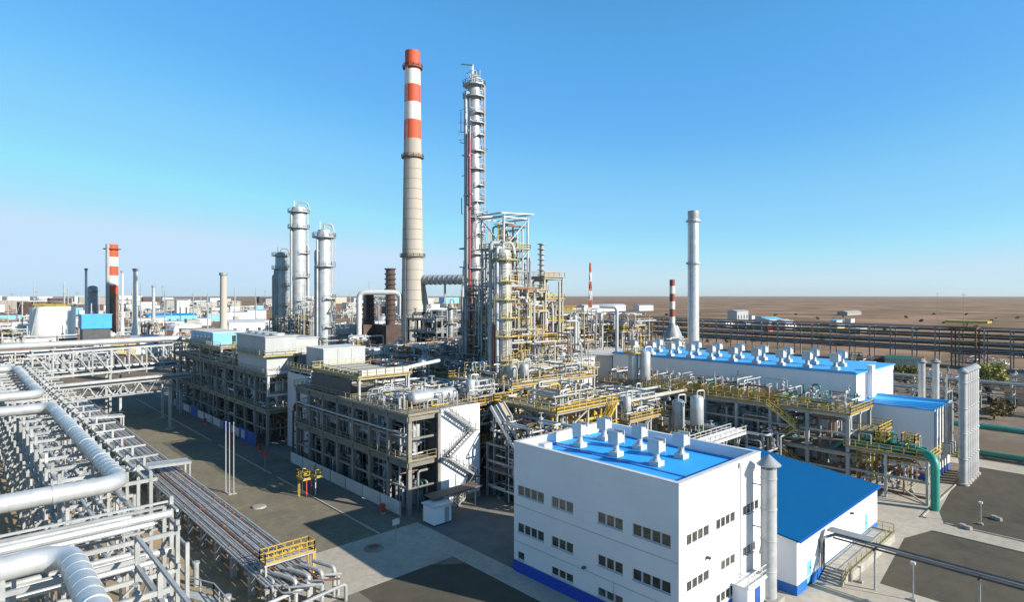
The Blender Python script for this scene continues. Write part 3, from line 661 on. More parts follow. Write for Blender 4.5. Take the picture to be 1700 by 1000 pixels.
# ---- the two-storey concrete frame in the middle
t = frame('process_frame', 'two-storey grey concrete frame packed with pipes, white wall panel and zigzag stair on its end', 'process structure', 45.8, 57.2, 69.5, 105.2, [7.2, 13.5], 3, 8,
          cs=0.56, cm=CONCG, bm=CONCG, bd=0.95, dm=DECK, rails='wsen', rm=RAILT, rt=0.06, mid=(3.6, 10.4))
ob('shade_wall', MB().box(50.4, 50.6, 69.8, 105.0, 0, 12.5), DARKW, t)  # added inner wall: stops light from behind so the bays look dark
ob('end_wall', MB().box(50.6, 57.7, 68.75, 69.1, 0.9, 13.9), WALLV, t, label='sunlit white panel wall')
ob('plinth', MB().box(50.5, 57.8, 68.7, 69.12, 0, 0.9), CONC, t)
ob('column', MB().box(50.1, 50.55, 68.7, 69.1, 0, 13.4), CONCG, t)
ob('tray', MB().box(45.2, 45.6, 69.5, 105.2, 10.9, 11.1), GALV, t)
stair('zigzag_stair', 'grey steel stair zigzagging up the white end wall of the concrete frame', [(51.2, 67.9, 13.6), (55.8, 67.9, 10.4), (51.0, 67.9, 7.2), (56.2, 67.9, 3.6), (52.6, 67.9, 0.15)], 1.0, DULL)
for i in range(7):      # white screen panels along the foot of the frame
    y = 69.9+i*5.1
    t = thing('screen_panel', 'white metal screen panel on the kerb at the foot of the two-storey concrete frame', 'screen', (44.6, y+2.4, 0), 'white screen panels along the concrete frame')
    ob('sheet', MB().box(44.56, 44.64, y, y+4.9, 0.15, 2.0), WHITE, t); ob('post', MB().box(44.48, 44.72, y-0.12, y-0.01, 0, 2.05), GALV, t)
for i in range(11):
    y = 119.5+i*6.0
    if i in (0, 1): continue
    t = thing('screen_panel', 'white metal screen panel at the foot of the long far shaded frame', 'screen', (44.6, y+2.4, 0), 'white screen panels along the far frame')
    ob('sheet', MB().box(44.56, 44.64, y, y+5.2, 0.15, 1.9), WHITE, t); ob('post', MB().box(44.48, 44.72, y-0.12, y-0.01, 0, 1.95), GALV, t)
for i, (y, lab) in enumerate(((121.5, 'blue hoarding panel nearest the gap between the two frames'), (126.2, 'blue hoarding panel with a white board beside the gap between the frames'), (136.6, 'blue hoarding panel behind the tops of the slim poles'), (160.5, 'blue hoarding panel far along the road at the far frame'))):
    t = thing('hoarding_panel', lab, 'screen', (44.2, y+2, 0)); ob('sheet', MB().box(44.16, 44.24, y, y+4.2, 0.1, 2.6), BLUEP, t)
    if i == 1: ob('notice_board', MB().box(44.08, 44.155, y+1.0, y+2.8, 0.6, 2.2), WHITE, t)
    for q in (0.1, 4.1): ob('post', MB().bar((44.3, y+q, 0), (44.3, y+q, 2.7), 0.1), GALV, t)
for (y, lab) in ((72.3, 'red fire cabinet at the near corner of the concrete frame'), (117.0, 'red fire cabinet at the gap between the two frames'), (131.5, 'red fire cabinet by the slim poles'), (150.5, 'red fire cabinet far down the road')):
    t = thing('fire_cabinet', lab, 'fire cabinet', (43.4, y, 0), 'red fire cabinets along the road')
    ob('cabinet', MB().box(43.15, 43.65, y-0.35, y+0.35, 0.3, 1.25), RED, t); ob('roof', MB().box(43.08, 43.72, y-0.42, y+0.42, 1.254, 1.32), RED, t)
    ob('stand', MB().box(43.2, 43.6, y-0.3, y+0.3, 0, 0.298), CONC, t); ob('door', MB().box(43.11, 43.148, y-0.28, y+0.28, 0.4, 1.15), RED, t)
# pipes and vessels inside the concrete frame
PG = 'pipes threaded through the two-storey concrete frame'; PL = 'insulated pipe threaded through a bay of the two-storey concrete frame'
for i in range(7):
    y0 = 69.9+i*5.1
    pipe_maze(4, 46.3, 50.0, y0+0.3, y0+4.4, 0.2, 6.0, (JACKET, GALV, DULL, SILVER), PL, PG, 10+i)
    pipe_maze(4, 46.3, 50.0, y0+0.3, y0+4.4, 7.35, 12.4, (JACKET, GALV, SILVER, SILVER), PL, PG, 30+i)
    tangle(8, 46.2, 50.2, y0+0.2, y0+4.6, 0.2, 6.2, (JACKET, GALV, DULL, RUST, DGREEN), 510+i, (0.05, 0.14))
    tangle(9, 46.2, 50.2, y0+0.2, y0+4.6, 7.35, 12.6, (JACKET, GALV, DULL, WHITE), 520+i, (0.05, 0.14))
for i, y in enumerate((74.6, 84.8, 95.0)):
    vessel_h('horizontal silver exchanger on the upper floor inside the two-storey concrete frame', 48.3, y+0.4, 7.35, 0.75, 3.6, 'y', SILVER, 'exchangers inside the concrete frame')
for i, y in enumerate((72.4, 79.6, 82.6, 89.8, 100.0)):
    vessel_v('upright silver vessel inside the two-storey concrete frame behind the columns', 48.9, y, 0.05 if i % 2 else 7.35, 0.8, 4.6, JACKET, 'upright vessels inside the concrete frame')
# on its top deck
vessel_h('large silver horizontal drum on the near end of the concrete frame roof', 52.4, 73.2, 13.62, 0.95, 7.2, 'x', SILVER)
vessel_h('second silver horizontal drum just behind the large one on the concrete frame roof', 51.8, 76.6, 13.62, 0.7, 6.0, 'x', SILVER)
vessel_h('small silver drum third from the near end of the concrete frame roof', 52.6, 79.4, 13.62, 0.5, 5.4, 'x', JACKET)
zdeck_clutter(46.6, 56.4, 70.3, 83.5, 13.62, 5, 26, 'small silver pipe loop on the near half of the concrete frame roof', 'pipe loops on the concrete frame roof')
pipe([(56.2, 86, 13.62), (56.2, 86, 17.8), (66.5, 91, 17.8)], 0.32, WHITE, 'white pipe bridging from the concrete frame roof towards the yellow decks', None)
pipe([(59, 118, 17.6), (70, 118, 17.9)], 0.35, WHITE, 'white pipe running behind the white cooler housing', None)
t = frame('air_cooler', 'raised air cooler with brown slatted top and yellow walkway on the concrete frame roof', 'air cooler', 46.6, 55.6, 84.6, 100.2, [17.1], 2, 4, cs=0.35, cm=GALV, bm=PALEYEL, bd=0.45, dm=WOOD, rails='wsn', rm=PALEYEL, z0=13.62)
for i in range(4): ob('tube_bundle', MB().box(47.4, 54.8, 85.6+i*3.5, 88.6+i*3.5, 17.23, 17.62), CREAM, t)
for i in range(4):
    ob('fan', MB().cyl((49.4+(i % 2)*3.6, 88+(i//2)*7.4, 16.0), (49.4+(i % 2)*3.6, 88+(i//2)*7.4, 16.6), 1.6, n=20), GALV, t)
ob('header_box', MB().box(46.9, 55.2, 84.3, 85.3, 17.3, 18.2), WHITE, t)
ob('side_skirt', MB().box(45.9, 46.1, 86, 99.8, 13.8, 16.6), DARK, t)
# ---- link frame with white housing in the gap
t = frame('link_frame', 'narrow grey frame with pale sheeting between the two big frames', 'process structure', 49.5, 61, 107.5, 117, [8, 15.6], 3, 3, cs=0.5, cm=STEELG, bm=STEELG, bd=0.5, rails='ws', rm=PALEYEL)
ob('side_sheet', MB().box(48.9, 49.1, 107.2, 117.2, 0.3, 14.8), BOXW, t)
t = thing('cooler_housing', 'plain white box housing on top of the narrow link frame', 'housing', (56.5, 112, 15.74))
ob('body', MB().box(52, 60.8, 108, 115.5, 15.76, 19.6), HOUSG, t); ob('roof', MB().box(51.9, 60.9, 107.9, 115.6, 19.604, 19.75), WHITE, t)
b = MB()
for x in (54.9, 57.8): b.box(x, x+0.08, 107.93, 107.99, 15.8, 19.5)
ob('joint_strip', b, STEELG, t); ob('door', MB().box(51.93, 51.99, 110, 111, 15.8, 17.9), STEELG, t)
t = thing('red_support', 'rusty red steel tower standing in the gap between the two big frames', 'tower', (46.4, 107.2, 0))
for dx in (0, 1.6): ob('column', MB().box(45.6+dx, 45.9+dx, 107, 107.3, 0, 9), RUST, t)
for z in (2.5, 5, 7.5, 8.8): ob('beam', MB().box(45.91, 47.19, 107.04, 107.26, z, z+0.2), RUST, t)
ob('sign_drum', MB().cyl((46.5, 106.7, 9.6), (46.5, 107.0, 9.6), 0.9, n=16), RED, t); ob('sign_arm', MB().bar((46.5, 107.1, 8.9), (46.5, 107.1, 9.4), 0.2), RED, t)

# ---- the long far frame
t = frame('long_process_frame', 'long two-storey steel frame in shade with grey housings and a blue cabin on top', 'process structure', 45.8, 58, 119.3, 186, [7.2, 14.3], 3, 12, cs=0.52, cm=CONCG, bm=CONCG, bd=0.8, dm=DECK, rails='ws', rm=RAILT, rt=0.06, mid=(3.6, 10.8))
ob('shade_wall', MB().box(52.2, 52.4, 119.6, 185.6, 0, 13.3), DARKW, t)  # added wall again, to darken the bays of the far frame
t_ = thing('corner_frame', 'white painted open frame at the near upper corner of the long far frame', 'frame', (48, 118.7, 10))
ob('upright', MB().box(45.5, 45.9, 118.55, 118.9, 10, 14.0), WHITE, t_); ob('crossbar', MB().box(45.91, 51, 118.6, 118.85, 10, 10.4), WHITE, t_); ob('crossbar', MB().box(45.5, 51, 118.6, 118.85, 14.3, 14.9), WHITE, t_)
PG = 'pipes threaded through the long far frame'; PL = 'pipe threaded through a bay of the long far frame in shade'
for i in range(11):
    y0 = 119.9+i*6.06
    tangle(9, 46.2, 51.5, y0+0.2, y0+5.4, 0.2, 6.2, (JACKET, GALV, DULL, RUST), 50+i, (0.07, 0.22))
    tangle(12, 46.2, 51.5, y0+0.2, y0+5.4, 7.35, 13.3, (JACKET, GALV, SILVER, WHITE), 70+i, (0.07, 0.22))
for i, y in enumerate((121.6, 133.5, 139.8, 151.9, 163.9, 170.0)):
    vessel_v('upright silver vessel standing inside the long far frame', 49, y, 7.35 if i % 2 == 0 else 0.05, 0.85, 5, SILVER if i == 0 else JACKET, 'upright vessels inside the long far frame')
t = thing('cooler_housing', 'lower of two stacked grey housings on the near end of the long far frame', 'housing', (48.6, 127, 14.44))
ob('body', MB().box(45.7, 51.2, 119.5, 135.4, 14.44, 17.8), HOUSG, t); ob('walkway', MB().box(44.6, 52.4, 118.3, 136.4, 17.82, 18.0), PALEYEL, t)
ob('guard_rail', MB().rail([(44.7, 136.3, 18), (44.7, 118.4, 18), (52.3, 118.4, 18)], t=0.09, step=2.2), PALEYEL, t)
ob('duct', MB().cyl((53.6, 119.6, 16.4), (53.6, 126, 16.4), 1.7, n=20), DULL, t)
t = thing('cooler_housing', 'upper of two stacked grey housings on the near end of the long far frame', 'housing', (48.9, 127, 18.0))
ob('body', MB().box(45.4, 51.6, 119.4, 135.6, 18.02, 21.6), HOUSG, t); ob('roof', MB().box(45.2, 51.8, 119.2, 135.8, 21.604, 21.8), STEELG, t)
b = MB()
for i in range(4): b.cyl((48.5, 121.4+i*4, 21.82), (48.5, 121.4+i*4, 22.3), 1.5, n=18)
ob('fan_ring', b, GALV, t)
t = thing('cooler_housing', 'dark grey housing set behind and right of the stacked grey housings', 'housing', (54.8, 128, 14.44)); ob('body', MB().box(51.9, 57.4, 121.8, 134, 14.46, 20.9), STEELG, t); ob('roof', MB().box(51.82, 57.6, 121.6, 134.2, 20.904, 21.1), GALV, t)
t = frame('cabin_platform', 'raised yellow-railed platform that carries the blue cabin', 'platform', 45.6, 54, 146, 178, [17.9], 2, 5, cs=0.35, cm=STEELG, bm=PALEYEL, bd=0.4, rails='ws', rm=PALEYEL, z0=14.44)
t = thing('blue_cabin', 'light blue flat-roofed cabin with dark windows on the far frame roof', 'cabin', (49.5, 163, 18.04))
ob('wall', MB().box(46.2, 53.4, 154, 172, 18.06, 20.8), LBLUE, t); ob('roof', MB().box(46, 53.6, 153.8, 172.2, 20.804, 21.0), WHITE, t)
for y in (156, 159, 162, 165, 168): ob('window', MB().box(46.14, 46.19, y, y+1.4, 18.9, 20.2), GLASS, t)
ob('door', MB().box(50.5, 51.4, 153.93, 153.99, 18.1, 20.1), GLASS, t)
zdeck_clutter(47, 57, 137, 153, 14.44, 8, 12, 'small pipe loop on the roof of the long far frame before the blue cabin', 'pipe loops on the far frame roof')

# ---- yellow-railed steel decks right of the concrete frame
t = frame('steel_decks', 'three-storey cream steel decks with bright yellow rails between the concrete frame and the shaded rack', 'process structure', 64.5, 78.5, 59.5, 72.5, [4.6, 8.8, 12.8], 3, 3, cs=0.34, cm=CREAM, bm=CREAM, bd=0.4, dm=DECK, rails='wsen', rm=YEL, rt=0.1, brace=True)
stair('deck_stair', 'yellow stair climbing the sunny face of the cream steel decks', [(76.5, 58.2, 12.9), (72.8, 58.2, 8.9), (76.6, 58.2, 4.7), (72.6, 58.2, 0.1)], 0.9, YEL)
tangle(34, 65, 78, 60, 72, 4.8, 8.4, (CREAM, JACKET, SILVER, YEL), 91, (0.08, 0.26))
tangle(34, 65, 78, 60, 72, 9.0, 15.4, (CREAM, JACKET, SILVER, YEL), 92, (0.08, 0.26))
for i in range(6):
    pipe([(79.2, 60.5+i*1.9, 12.1-0.9*(i % 3)), (101.5, 60.5+i*1.9, 12.1-0.9*(i % 3))], 0.28, SILVER if i % 2 else CREAM, 'straight silver pipe crossing from the yellow decks to the shaded rack', 'pipes crossing to the shaded rack')
t = frame('low_yellow_platform', 'low bright yellow platform cage in front of the cream steel decks', 'platform', 66.2, 75.6, 52.2, 57.2, [4.6, 8.2], 3, 2, cs=0.28, cm=CREAM, bm=YEL, bd=0.3, dm=DECK, rails='wsen', rm=YEL, rt=0.1)
t = frame('upper_deck', 'broad upper deck with yellow rails and small cabinets behind the cream steel decks', 'process structure', 70, 92, 75, 92, [7, 14.2], 4, 4, cs=0.36, cm=CREAM, bm=CREAM, bd=0.45, dm=DECK, rails='wsen', rm=YEL, rt=0.08)
zdeck_clutter(71, 91, 76, 91, 14.34, 12, 22, 'small silver pipe loop on the broad upper deck', 'pipe loops on the broad upper deck')
tangle(40, 71, 91, 76, 91, 7.2, 13.6, (CREAM, JACKET, SILVER), 93, (0.1, 0.3))
tangle(90, 71, 92, 75, 92, 14.4, 17.2, (CREAM, JACKET, SILVER, GALV, DULL), 94, (0.06, 0.17), 0.9)
for i, (x, y) in enumerate(((72.5, 77.5), (75.5, 77.5))):
    vessel_v(['left', 'right'][i]+' of two grey domed vessels on the front edge of the broad upper deck', x, y, 14.34, 0.8, 3.4, GALV)
# inclined twin ducts
for i, (a, c, lab) in enumerate((((59.6, 67.9, 13.2), (59.5, 61.5, 6.8), 'left of two silver inclined ducts sloping down beside the white end wall'), ((61.6, 68.4, 13.4), (61.5, 62, 6.8), 'right of two silver inclined ducts sloping down beside the white end wall'))):
    t = thing('inclined_duct', lab, 'duct', (a[0], a[1], 0), 'inclined ducts by the white end wall'); A, C = Vector(a), Vector(c)
    ob('trough', MB().bar(A, C, 0.75, 0.3), DARK if i == 0 else WOOD, t)
    for s in (-0.5, 0.5): ob('side_beam', MB().bar(A+Vector((s, 0, 0.12)), C+Vector((s, 0, 0.12)), 0.2, 0.5), SILVER, t)
    ob('leg', MB().bar((c[0], c[1]+0.5, 0), (c[0], c[1]+0.5, 6.7), 0.3), STEELG, t); ob('leg', MB().bar((a[0], a[1]-0.3, 0), (a[0], a[1]-0.3, 12.9), 0.3), STEELG, t)
    ob('end_roller', MB().cyl((c[0]-0.7, c[1]-0.1, 6.8), (c[0]+0.7, c[1]-0.1, 6.8), 0.45, n=14), SILVER, t)
t = frame('pipe_bay', 'dark open bay crammed with pipes under the inclined ducts', 'process structure', 58.8, 64, 55.5, 68.2, [4.2, 8.0], 2, 3, cs=0.32, cm=DULL, bm=DULL, bd=0.3, dm=DECK, decks=(0,))
tangle(70, 58.6, 64.4, 54.0, 68, 0.2, 11.8, (JACKET, SILVER, DULL, WHITE, RUST, DARK), 95, (0.07, 0.24))
for i in range(5):
    x, y = 59.6+(i % 2)*2.6, 56.2+i*2.4
    t = thing('pump', 'small motor pump on a concrete block in the bay under the inclined ducts', 'pump', (x, y, 0), 'pumps in the bay under the inclined ducts')
    ob('base', MB().box(x-0.8, x+0.8, y-0.4, y+0.4, 0, 0.4), CONC, t); ob('motor', MB().cyl((x-0.7, y, 0.8), (x+0.1, y, 0.8), 0.33, n=12), DGREEN, t); ob('casing', MB().lathe(x+0.5, y, [(0.3, 0.4), (0.42, 0.7), (0.42, 1.0), (0.15, 1.2), (0.15, 1.6)], 12), STEELG, t)

# ---- shaded rack in front of the long building
t = frame('shaded_rack', 'long shaded equipment rack with yellow top rail in front of the long white building', 'process structure', 101.4, 111.4, 32.5, 80.5, [5.6, 11.5], 3, 9, cs=0.5, cm=STEELG, bm=CREAM, bd=0.55, dm=DECK, rails='ws', rm=YEL, rlev=(1,), rt=0.1, mid=(3.0, 8.6))
for i in range(8):
    y0 = 32.9+i*6
    tangle(14, 101.8, 107, y0+0.2, y0+5.6, 5.8, 10.9, (DULL, JACKET, DGREEN, RUST, GALV), 110+i, (0.08, 0.26))
    tangle(9, 101.8, 107, y0+0.2, y0+5.6, 0.3, 5.2, (DULL, DGREEN, RUST, GALV), 210+i, (0.08, 0.26))
    tangle(11, 102, 111, y0+0.2, y0+5.6, 11.7, 14.6, (SILVER, JACKET, GALV, DGREEN, DULL, RUST), 410+i, (0.06, 0.18), 1.0)
zdeck_clutter(102, 111, 33.5, 79.5, 11.64, 21, 38, 'small pipe loop standing on top of the shaded rack', 'pipe loops on the shaded rack', (SILVER, JACKET, GALV, DGREEN, STEELG))
for i in range(9):
    y = 35+i*5.2
    t = thing('valve_stand', 'slim grey valve stand sticking up from the top of the shaded rack', 'valve', (108.2, y, 11.64), 'valve stands on the shaded rack')
    ob('stem', MB().cyl((108.2, y, 11.64), (108.2, y, 13.6), 0.12, n=8), STEELG, t); ob('actuator', MB().lathe(108.2, y, [(0.12, 13.6), (0.4, 13.75), (0.4, 14.0), (0.1, 14.3)], 10), DULL if i % 2 else SILVER, t)
for i, (px, d) in enumerate(((1051, 122), (1071, 121))):
    x, y = Q(px, d); vessel_v(['left', 'right'][i]+' of two tall silver vessels side by side before the long white wall', x, y, 11.64, 1.05, 7.2, SILVER, 'tall vessels on the shaded rack', plat=(i == 0))
for i, (px, d) in enumerate(((1126, 104), (1157, 101))):
    x, y = Q(px, d); vessel_v(['left', 'right'][i]+' of two silver vessels hung in front of the shaded rack', x, y, 5.8 if i == 0 else 7.0, 1.1, 6.2, SILVER, 'vessels in front of the shaded rack')
t = frame('vessel_stand', 'cream stand that carries two silver vessels before the shaded rack', 'platform', 93.6, 100.2, 54, 62, [5.6], 2, 2, cs=0.35, cm=CREAM, bm=CREAM, bd=0.35, dm=DECK, rails='ws', rm=PALEYEL)
stair('rack_stair', 'yellow-railed stair zigzagging up the face of the shaded rack', [(100.2, 44.5, 11.6), (100.2, 39.6, 8.4), (100.2, 44, 5.2), (100.2, 38.8, 2.0)], 0.9, PALEYEL, YEL)
# white pipe tray behind the front building roof
t = thing('pipe_tray', 'white railed pipe tray on struts behind the roof vents of the front building', 'pipe tray', (86, 47, 0))
ob('tray', MB().box(80, 94.5, 45.4, 48.2, 7.4, 7.6), WHITE, t)
for y in (45.5, 48.1): ob('guard_rail', MB().rail([(80, y, 7.6), (94.5, y, 7.6)], t=0.09), WHITE, t)
for x in (80.5, 85, 89.5, 94): ob('leg', MB().bar((x, 46.8, 0), (x, 46.8, 7.38), 0.3), STEELG, t); ob('strut', MB().bar((x, 46.8, 4.6), (x+1.6, 46.8, 7.38), 0.15), WHITE, t)
for i in range(4): pipe([(79.6, 45.9+i*0.6, 7.9), (95, 45.9+i*0.6, 7.9)], 0.18, (SILVER, WHITE)[i % 2], 'straight pipe lying on the white railed pipe tray', 'pipes on the white tray')

# ---- green pipe stand by the annex
t = frame('green_pipe_stand', 'grey two-level pipe stand with green pipes and yellow railings before the annex wall', 'pipe stand', 101.5, 107.5, 22.2, 32.6, [3.4, 6.6], 2, 3, cs=0.34, cm=GALV, bm=CREAM, bd=0.35, dm=DECK, decks=(1,), rails='ws', rm=YEL, rlev=(1,), rt=0.09, brace=True)
for i in range(4): pipe([(102+i*1.3, 23.2, 7.1), (102+i*1.3, 33.5, 7.1), (102+i*1.3, 35, 5.5)], 0.25, GREEN if i % 2 else DGREEN, 'straight green pipe lying along the top of the pipe stand', 'green pipes on the pipe stand')
pipe([(103.4, 24.4, 7.4), (100.2, 21.0, 7.4), (100.2, 21.0, 0)], 0.55, GREEN, 'thick bright green pipe bending down to the ground at the yard corner', None, 16, bend=1.6)
for i, (x, y, lab) in enumerate(((104.3, 28.6, 'left of two yellow caged valve platforms on the green pipe stand'), (105, 25.2, 'right of two yellow caged valve platforms on the green pipe stand'))):
    t = thing('valve_cage', lab, 'valve platform', (x, y, 6.74), 'yellow valve cages on the green pipe stand')
    ob('floor', MB().box(x-0.9, x+0.9, y-0.9, y+0.9, 8.0, 8.12), YEL, t); ob('guard_rail', MB().rail([(x-0.85, y-0.85, 8.12), (x+0.85, y-0.85, 8.12), (x+0.85, y+0.85, 8.12), (x-0.85, y+0.85, 8.12)], t=0.12, step=0.9, closed=True), YEL, t)
    for s in (-0.8, 0.8): ob('leg', MB().bar((x+s, y, 6.74), (x+s, y, 8.0), 0.14), YEL, t)
    ob('hand_wheel', MB().cyl((x, y, 8.9), (x, y, 9.0), 0.45, n=12), YEL, t); ob('spindle', MB().cyl((x, y, 8.12), (x, y, 8.9), 0.1, n=6), STEELG, t)
zdeck_clutter(102, 107, 22.8, 32, 6.74, 31, 9, 'small green or grey pipe loop on the green pipe stand', 'pipe loops on the green pipe stand', (DGREEN, GREEN, GALV))
tangle(22, 102, 107, 22.5, 32, 0.2, 6.0, (GALV, RUST, DGREEN, JACKET, YEL), 97, (0.07, 0.22))
t = frame('yellow_side_platform', 'small yellow railed side platform on the near end of the shaded rack', 'platform', 104.5, 110.5, 29.4, 31.6, [8.6], 2, 2, cs=0.25, cm=YEL, bm=YEL, bd=0.3, dm=DECK, rails='wse', rm=YEL, rt=0.11)

# ---- foreground pipe on posts leading to the low building
t = thing('pipe_bridge', 'dark pipe tray on thin posts running from the low building across the gravel', 'pipe rack', (68.6, 8, 0))
ob('beam', MB().bar((68.2, 23.3, 4.35), (68.2, -26, 4.35), 0.12, 0.16).bar((69.1, 23.3, 4.35), (69.1, -26, 4.35), 0.12, 0.16), DARK, t)
for y in (19.5, 11, 3, -5, -13, -21): ob('post', MB().bar((68.65, y, 0), (68.65, y, 4.25), 0.16), STEELG, t); ob('crosspiece', MB().bar((68.0, y, 4.2), (69.3, y, 4.2), 0.14), DARK, t)
ob('cover', MB().box(68.0, 69.4, 19.6, 23.9, 4.95, 5.05), STEELG, t)
for i, (dx, mm) in enumerate(((0.15, DULL), (0.45, DARK), (0.72, DARK))):
    x = 68.2+dx; pipe([(x, -26, 4.62), (x, 23.2, 4.62), (x-1.2, 24.05, 4.3), (x-1.2, 24.05, 1.2)], 0.12, mm, ['left grey pipe on the dark pipe tray over the gravel', 'black middle pipe on the dark pipe tray over the gravel', 'right black pipe on the dark pipe tray over the gravel'][i], 'pipes on the tray to the low building')
def lamp_post(x, y, h, lab, group=None):
    t = thing('lamp_post', lab, 'lamp post', (x, y, 0), group)
    ob('pole', MB().cyl((x, y, 0.2), (x, y, h), 0.07, 0.05, n=8), GALV, t); ob('base', MB().box(x-0.25, x+0.25, y-0.25, y+0.25, 0, 0.22), CONC, t)
    ob('lamp_head', MB().box(x-0.3, x+0.12, y-0.2, y+0.2, h, h+0.22), WHITE, t)
for px, py, h, lab in ((1628, 872, 2.8, 'short lamp post on the upper gravel yard at the right'), (1516, 998, 3.6, 'short lamp post on the lower gravel yard under the dark pipe tray'), (1428, 968, 1.6, 'stubby marker post at the foot of the platform steps')):
    x, y = G(px, py); lamp_post(x, y, h, lab)
for i, (px, py) in enumerate(((1650, 862), (1658, 865), (1608, 880), (1598, 876))):
    x, y = G(px, py); g_ = random.Random(i); t = ob('concrete_block', MB().lathe(x, y, [(0.42, 0), (0.45, 0.2), (0.36, 0.42)], 7), CONC, None, 'small pale concrete block lying on the upper gravel yard', 'block', 'blocks on the upper gravel yard')

# ---- dense low units behind the concrete frame and around the tall columns: real frames with the mass of pipework in them
for i, (x0, x1, y0, y1, h, lab) in enumerate(((60, 72, 84, 104, 9, 'open pipe unit behind the white-roofed air cooler'), (63, 78, 108, 126, 10.5, 'open pipe unit behind the white box housing'), (62, 80, 130, 152, 11, 'open pipe unit behind the dark grey housing'), (80, 98, 98, 118, 11.5, 'open pipe unit at the foot of the slim tall column'), (62, 82, 158, 184, 11, 'open pipe unit far behind the long far frame'), (86, 110, 124, 146, 12, 'open pipe unit between the furnace and the terrace towers'))):
    frame('pipe_unit', lab, 'process structure', x0, x1, y0, y1, [h*0.55, h], 3, 4, cs=0.4, cm=(GALV, CREAM, STEELG)[i % 3], bm=(CREAM, GALV, PALEYEL)[i % 3], bd=0.45, dm=DECK, decks=(1,), rails='ws', rm=YEL, rt=0.12)
    tangle(100, x0, x1, y0, y1, h+0.15, h+4.2, (SILVER, JACKET, GALV, DULL, CREAM, RUST), 600+i, (0.07, 0.26), 1.0)
    tangle(30, x0, x1, y0, y1, 0.5, h, (SILVER, JACKET, DULL, RUST), 620+i, (0.1, 0.38))
    for k in range(3):
        vessel_h('silver drum on the '+lab, x0+4+k*3.2, y0+4+k*5, h+0.13, 0.9, 5, 'x' if k % 2 else 'y', (SILVER, WHITE, JACKET)[k], 'drums on the '+lab)
    vessel_v('upright vessel on the '+lab, x1-2, y0+2, h+0.13, 1.1, 5.5, SILVER)

# dark mass of equipment on the roofs of the two big frames
tangle(40, 46.3, 57, 70, 84, 13.7, 15.4, (SILVER, JACKET, GALV, DULL, RUST, YEL), 640, (0.05, 0.11), 1.0)
tangle(50, 46.5, 57, 100, 105.5, 13.7, 16, (SILVER, JACKET, GALV), 641, (0.06, 0.16), 1.0)
tangle(90, 46.5, 57.5, 136, 186, 14.5, 17.6, (SILVER, JACKET, GALV, DULL, RUST), 642, (0.07, 0.2), 1.0)
tangle(60, 93, 101, 40, 66, 0.3, 7.5, (SILVER, DULL, GALV, RUST, DGREEN), 643, (0.07, 0.22))
tangle(80, 79, 100, 58, 80, 0.3, 12, (SILVER, DULL, GALV, CREAM, JACKET), 644, (0.08, 0.28))
for i, (x0, x1, y0, y1, h, lab) in enumerate(((80, 92, 58, 72, 9.5, 'grey pipe frame between the cream decks and the shaded rack'), (94, 100.5, 66, 80, 8.5, 'grey pipe frame against the far end of the shaded rack'), (60, 69, 74, 83, 12.5, 'grey pipe frame beside the concrete frame, under the wide column'), (93, 104, 84, 98, 14, 'grey pipe frame with yellow rails behind the broad upper deck'))):
    frame('pipe_structure', lab, 'process structure', x0, x1, y0, y1, [h*0.5, h], 3, 3, cs=0.34, cm=(GALV, STEELG)[i % 2], bm=(CREAM, GALV)[i % 2], bd=0.35, dm=DECK, decks=(1,), rails='ws', rm=YEL, rt=0.09, brace=True)
    tangle(46, x0, x1, y0, y1, h+0.15, h+3.2, (SILVER, JACKET, GALV, DULL, CREAM), 650+i, (0.06, 0.17), 1.0); tangle(30, x0, x1, y0, y1, 0.5, h, (SILVER, JACKET, DULL, RUST), 660+i, (0.08, 0.26))
    vessel_h('silver drum on the '+lab, (x0+x1)/2, (y0+y1)/2, h+0.13, 0.8, 4.5, 'x', (SILVER, JACKET)[i % 2]); vessel_v('upright vessel on the '+lab, x0+1.5, y0+1.5, h+0.13, 0.7, 3.8, SILVER)

# yellow hand-wheels, ladders and rails scattered through the units, part of the same mass of pipework
for i, (x0, x1, y0, y1, z0, z1, n_) in enumerate(((64, 79, 59, 73, 5, 15, 26), (70, 92, 75, 92, 8, 17, 34), (80, 93, 58, 72, 5, 12, 16), (60, 72, 84, 104, 9.2, 12, 18), (63, 78, 108, 126, 10.6, 13.5, 18), (80, 98, 98, 118, 11.6, 15, 24), (101.5, 111, 33, 80, 11.7, 13.4, 50), (46.5, 57, 138, 185, 14.5, 16.5, 26), (86, 110, 124, 146, 12.1, 16, 22), (58.8, 64, 55, 68, 1, 11, 10), (101.6, 107.4, 22.4, 32.4, 2, 8, 12))):
    tangle(n_, x0, x1, y0, y1, z0, z1, (YEL,), 1200+i, (0.035, 0.07), 0.4)
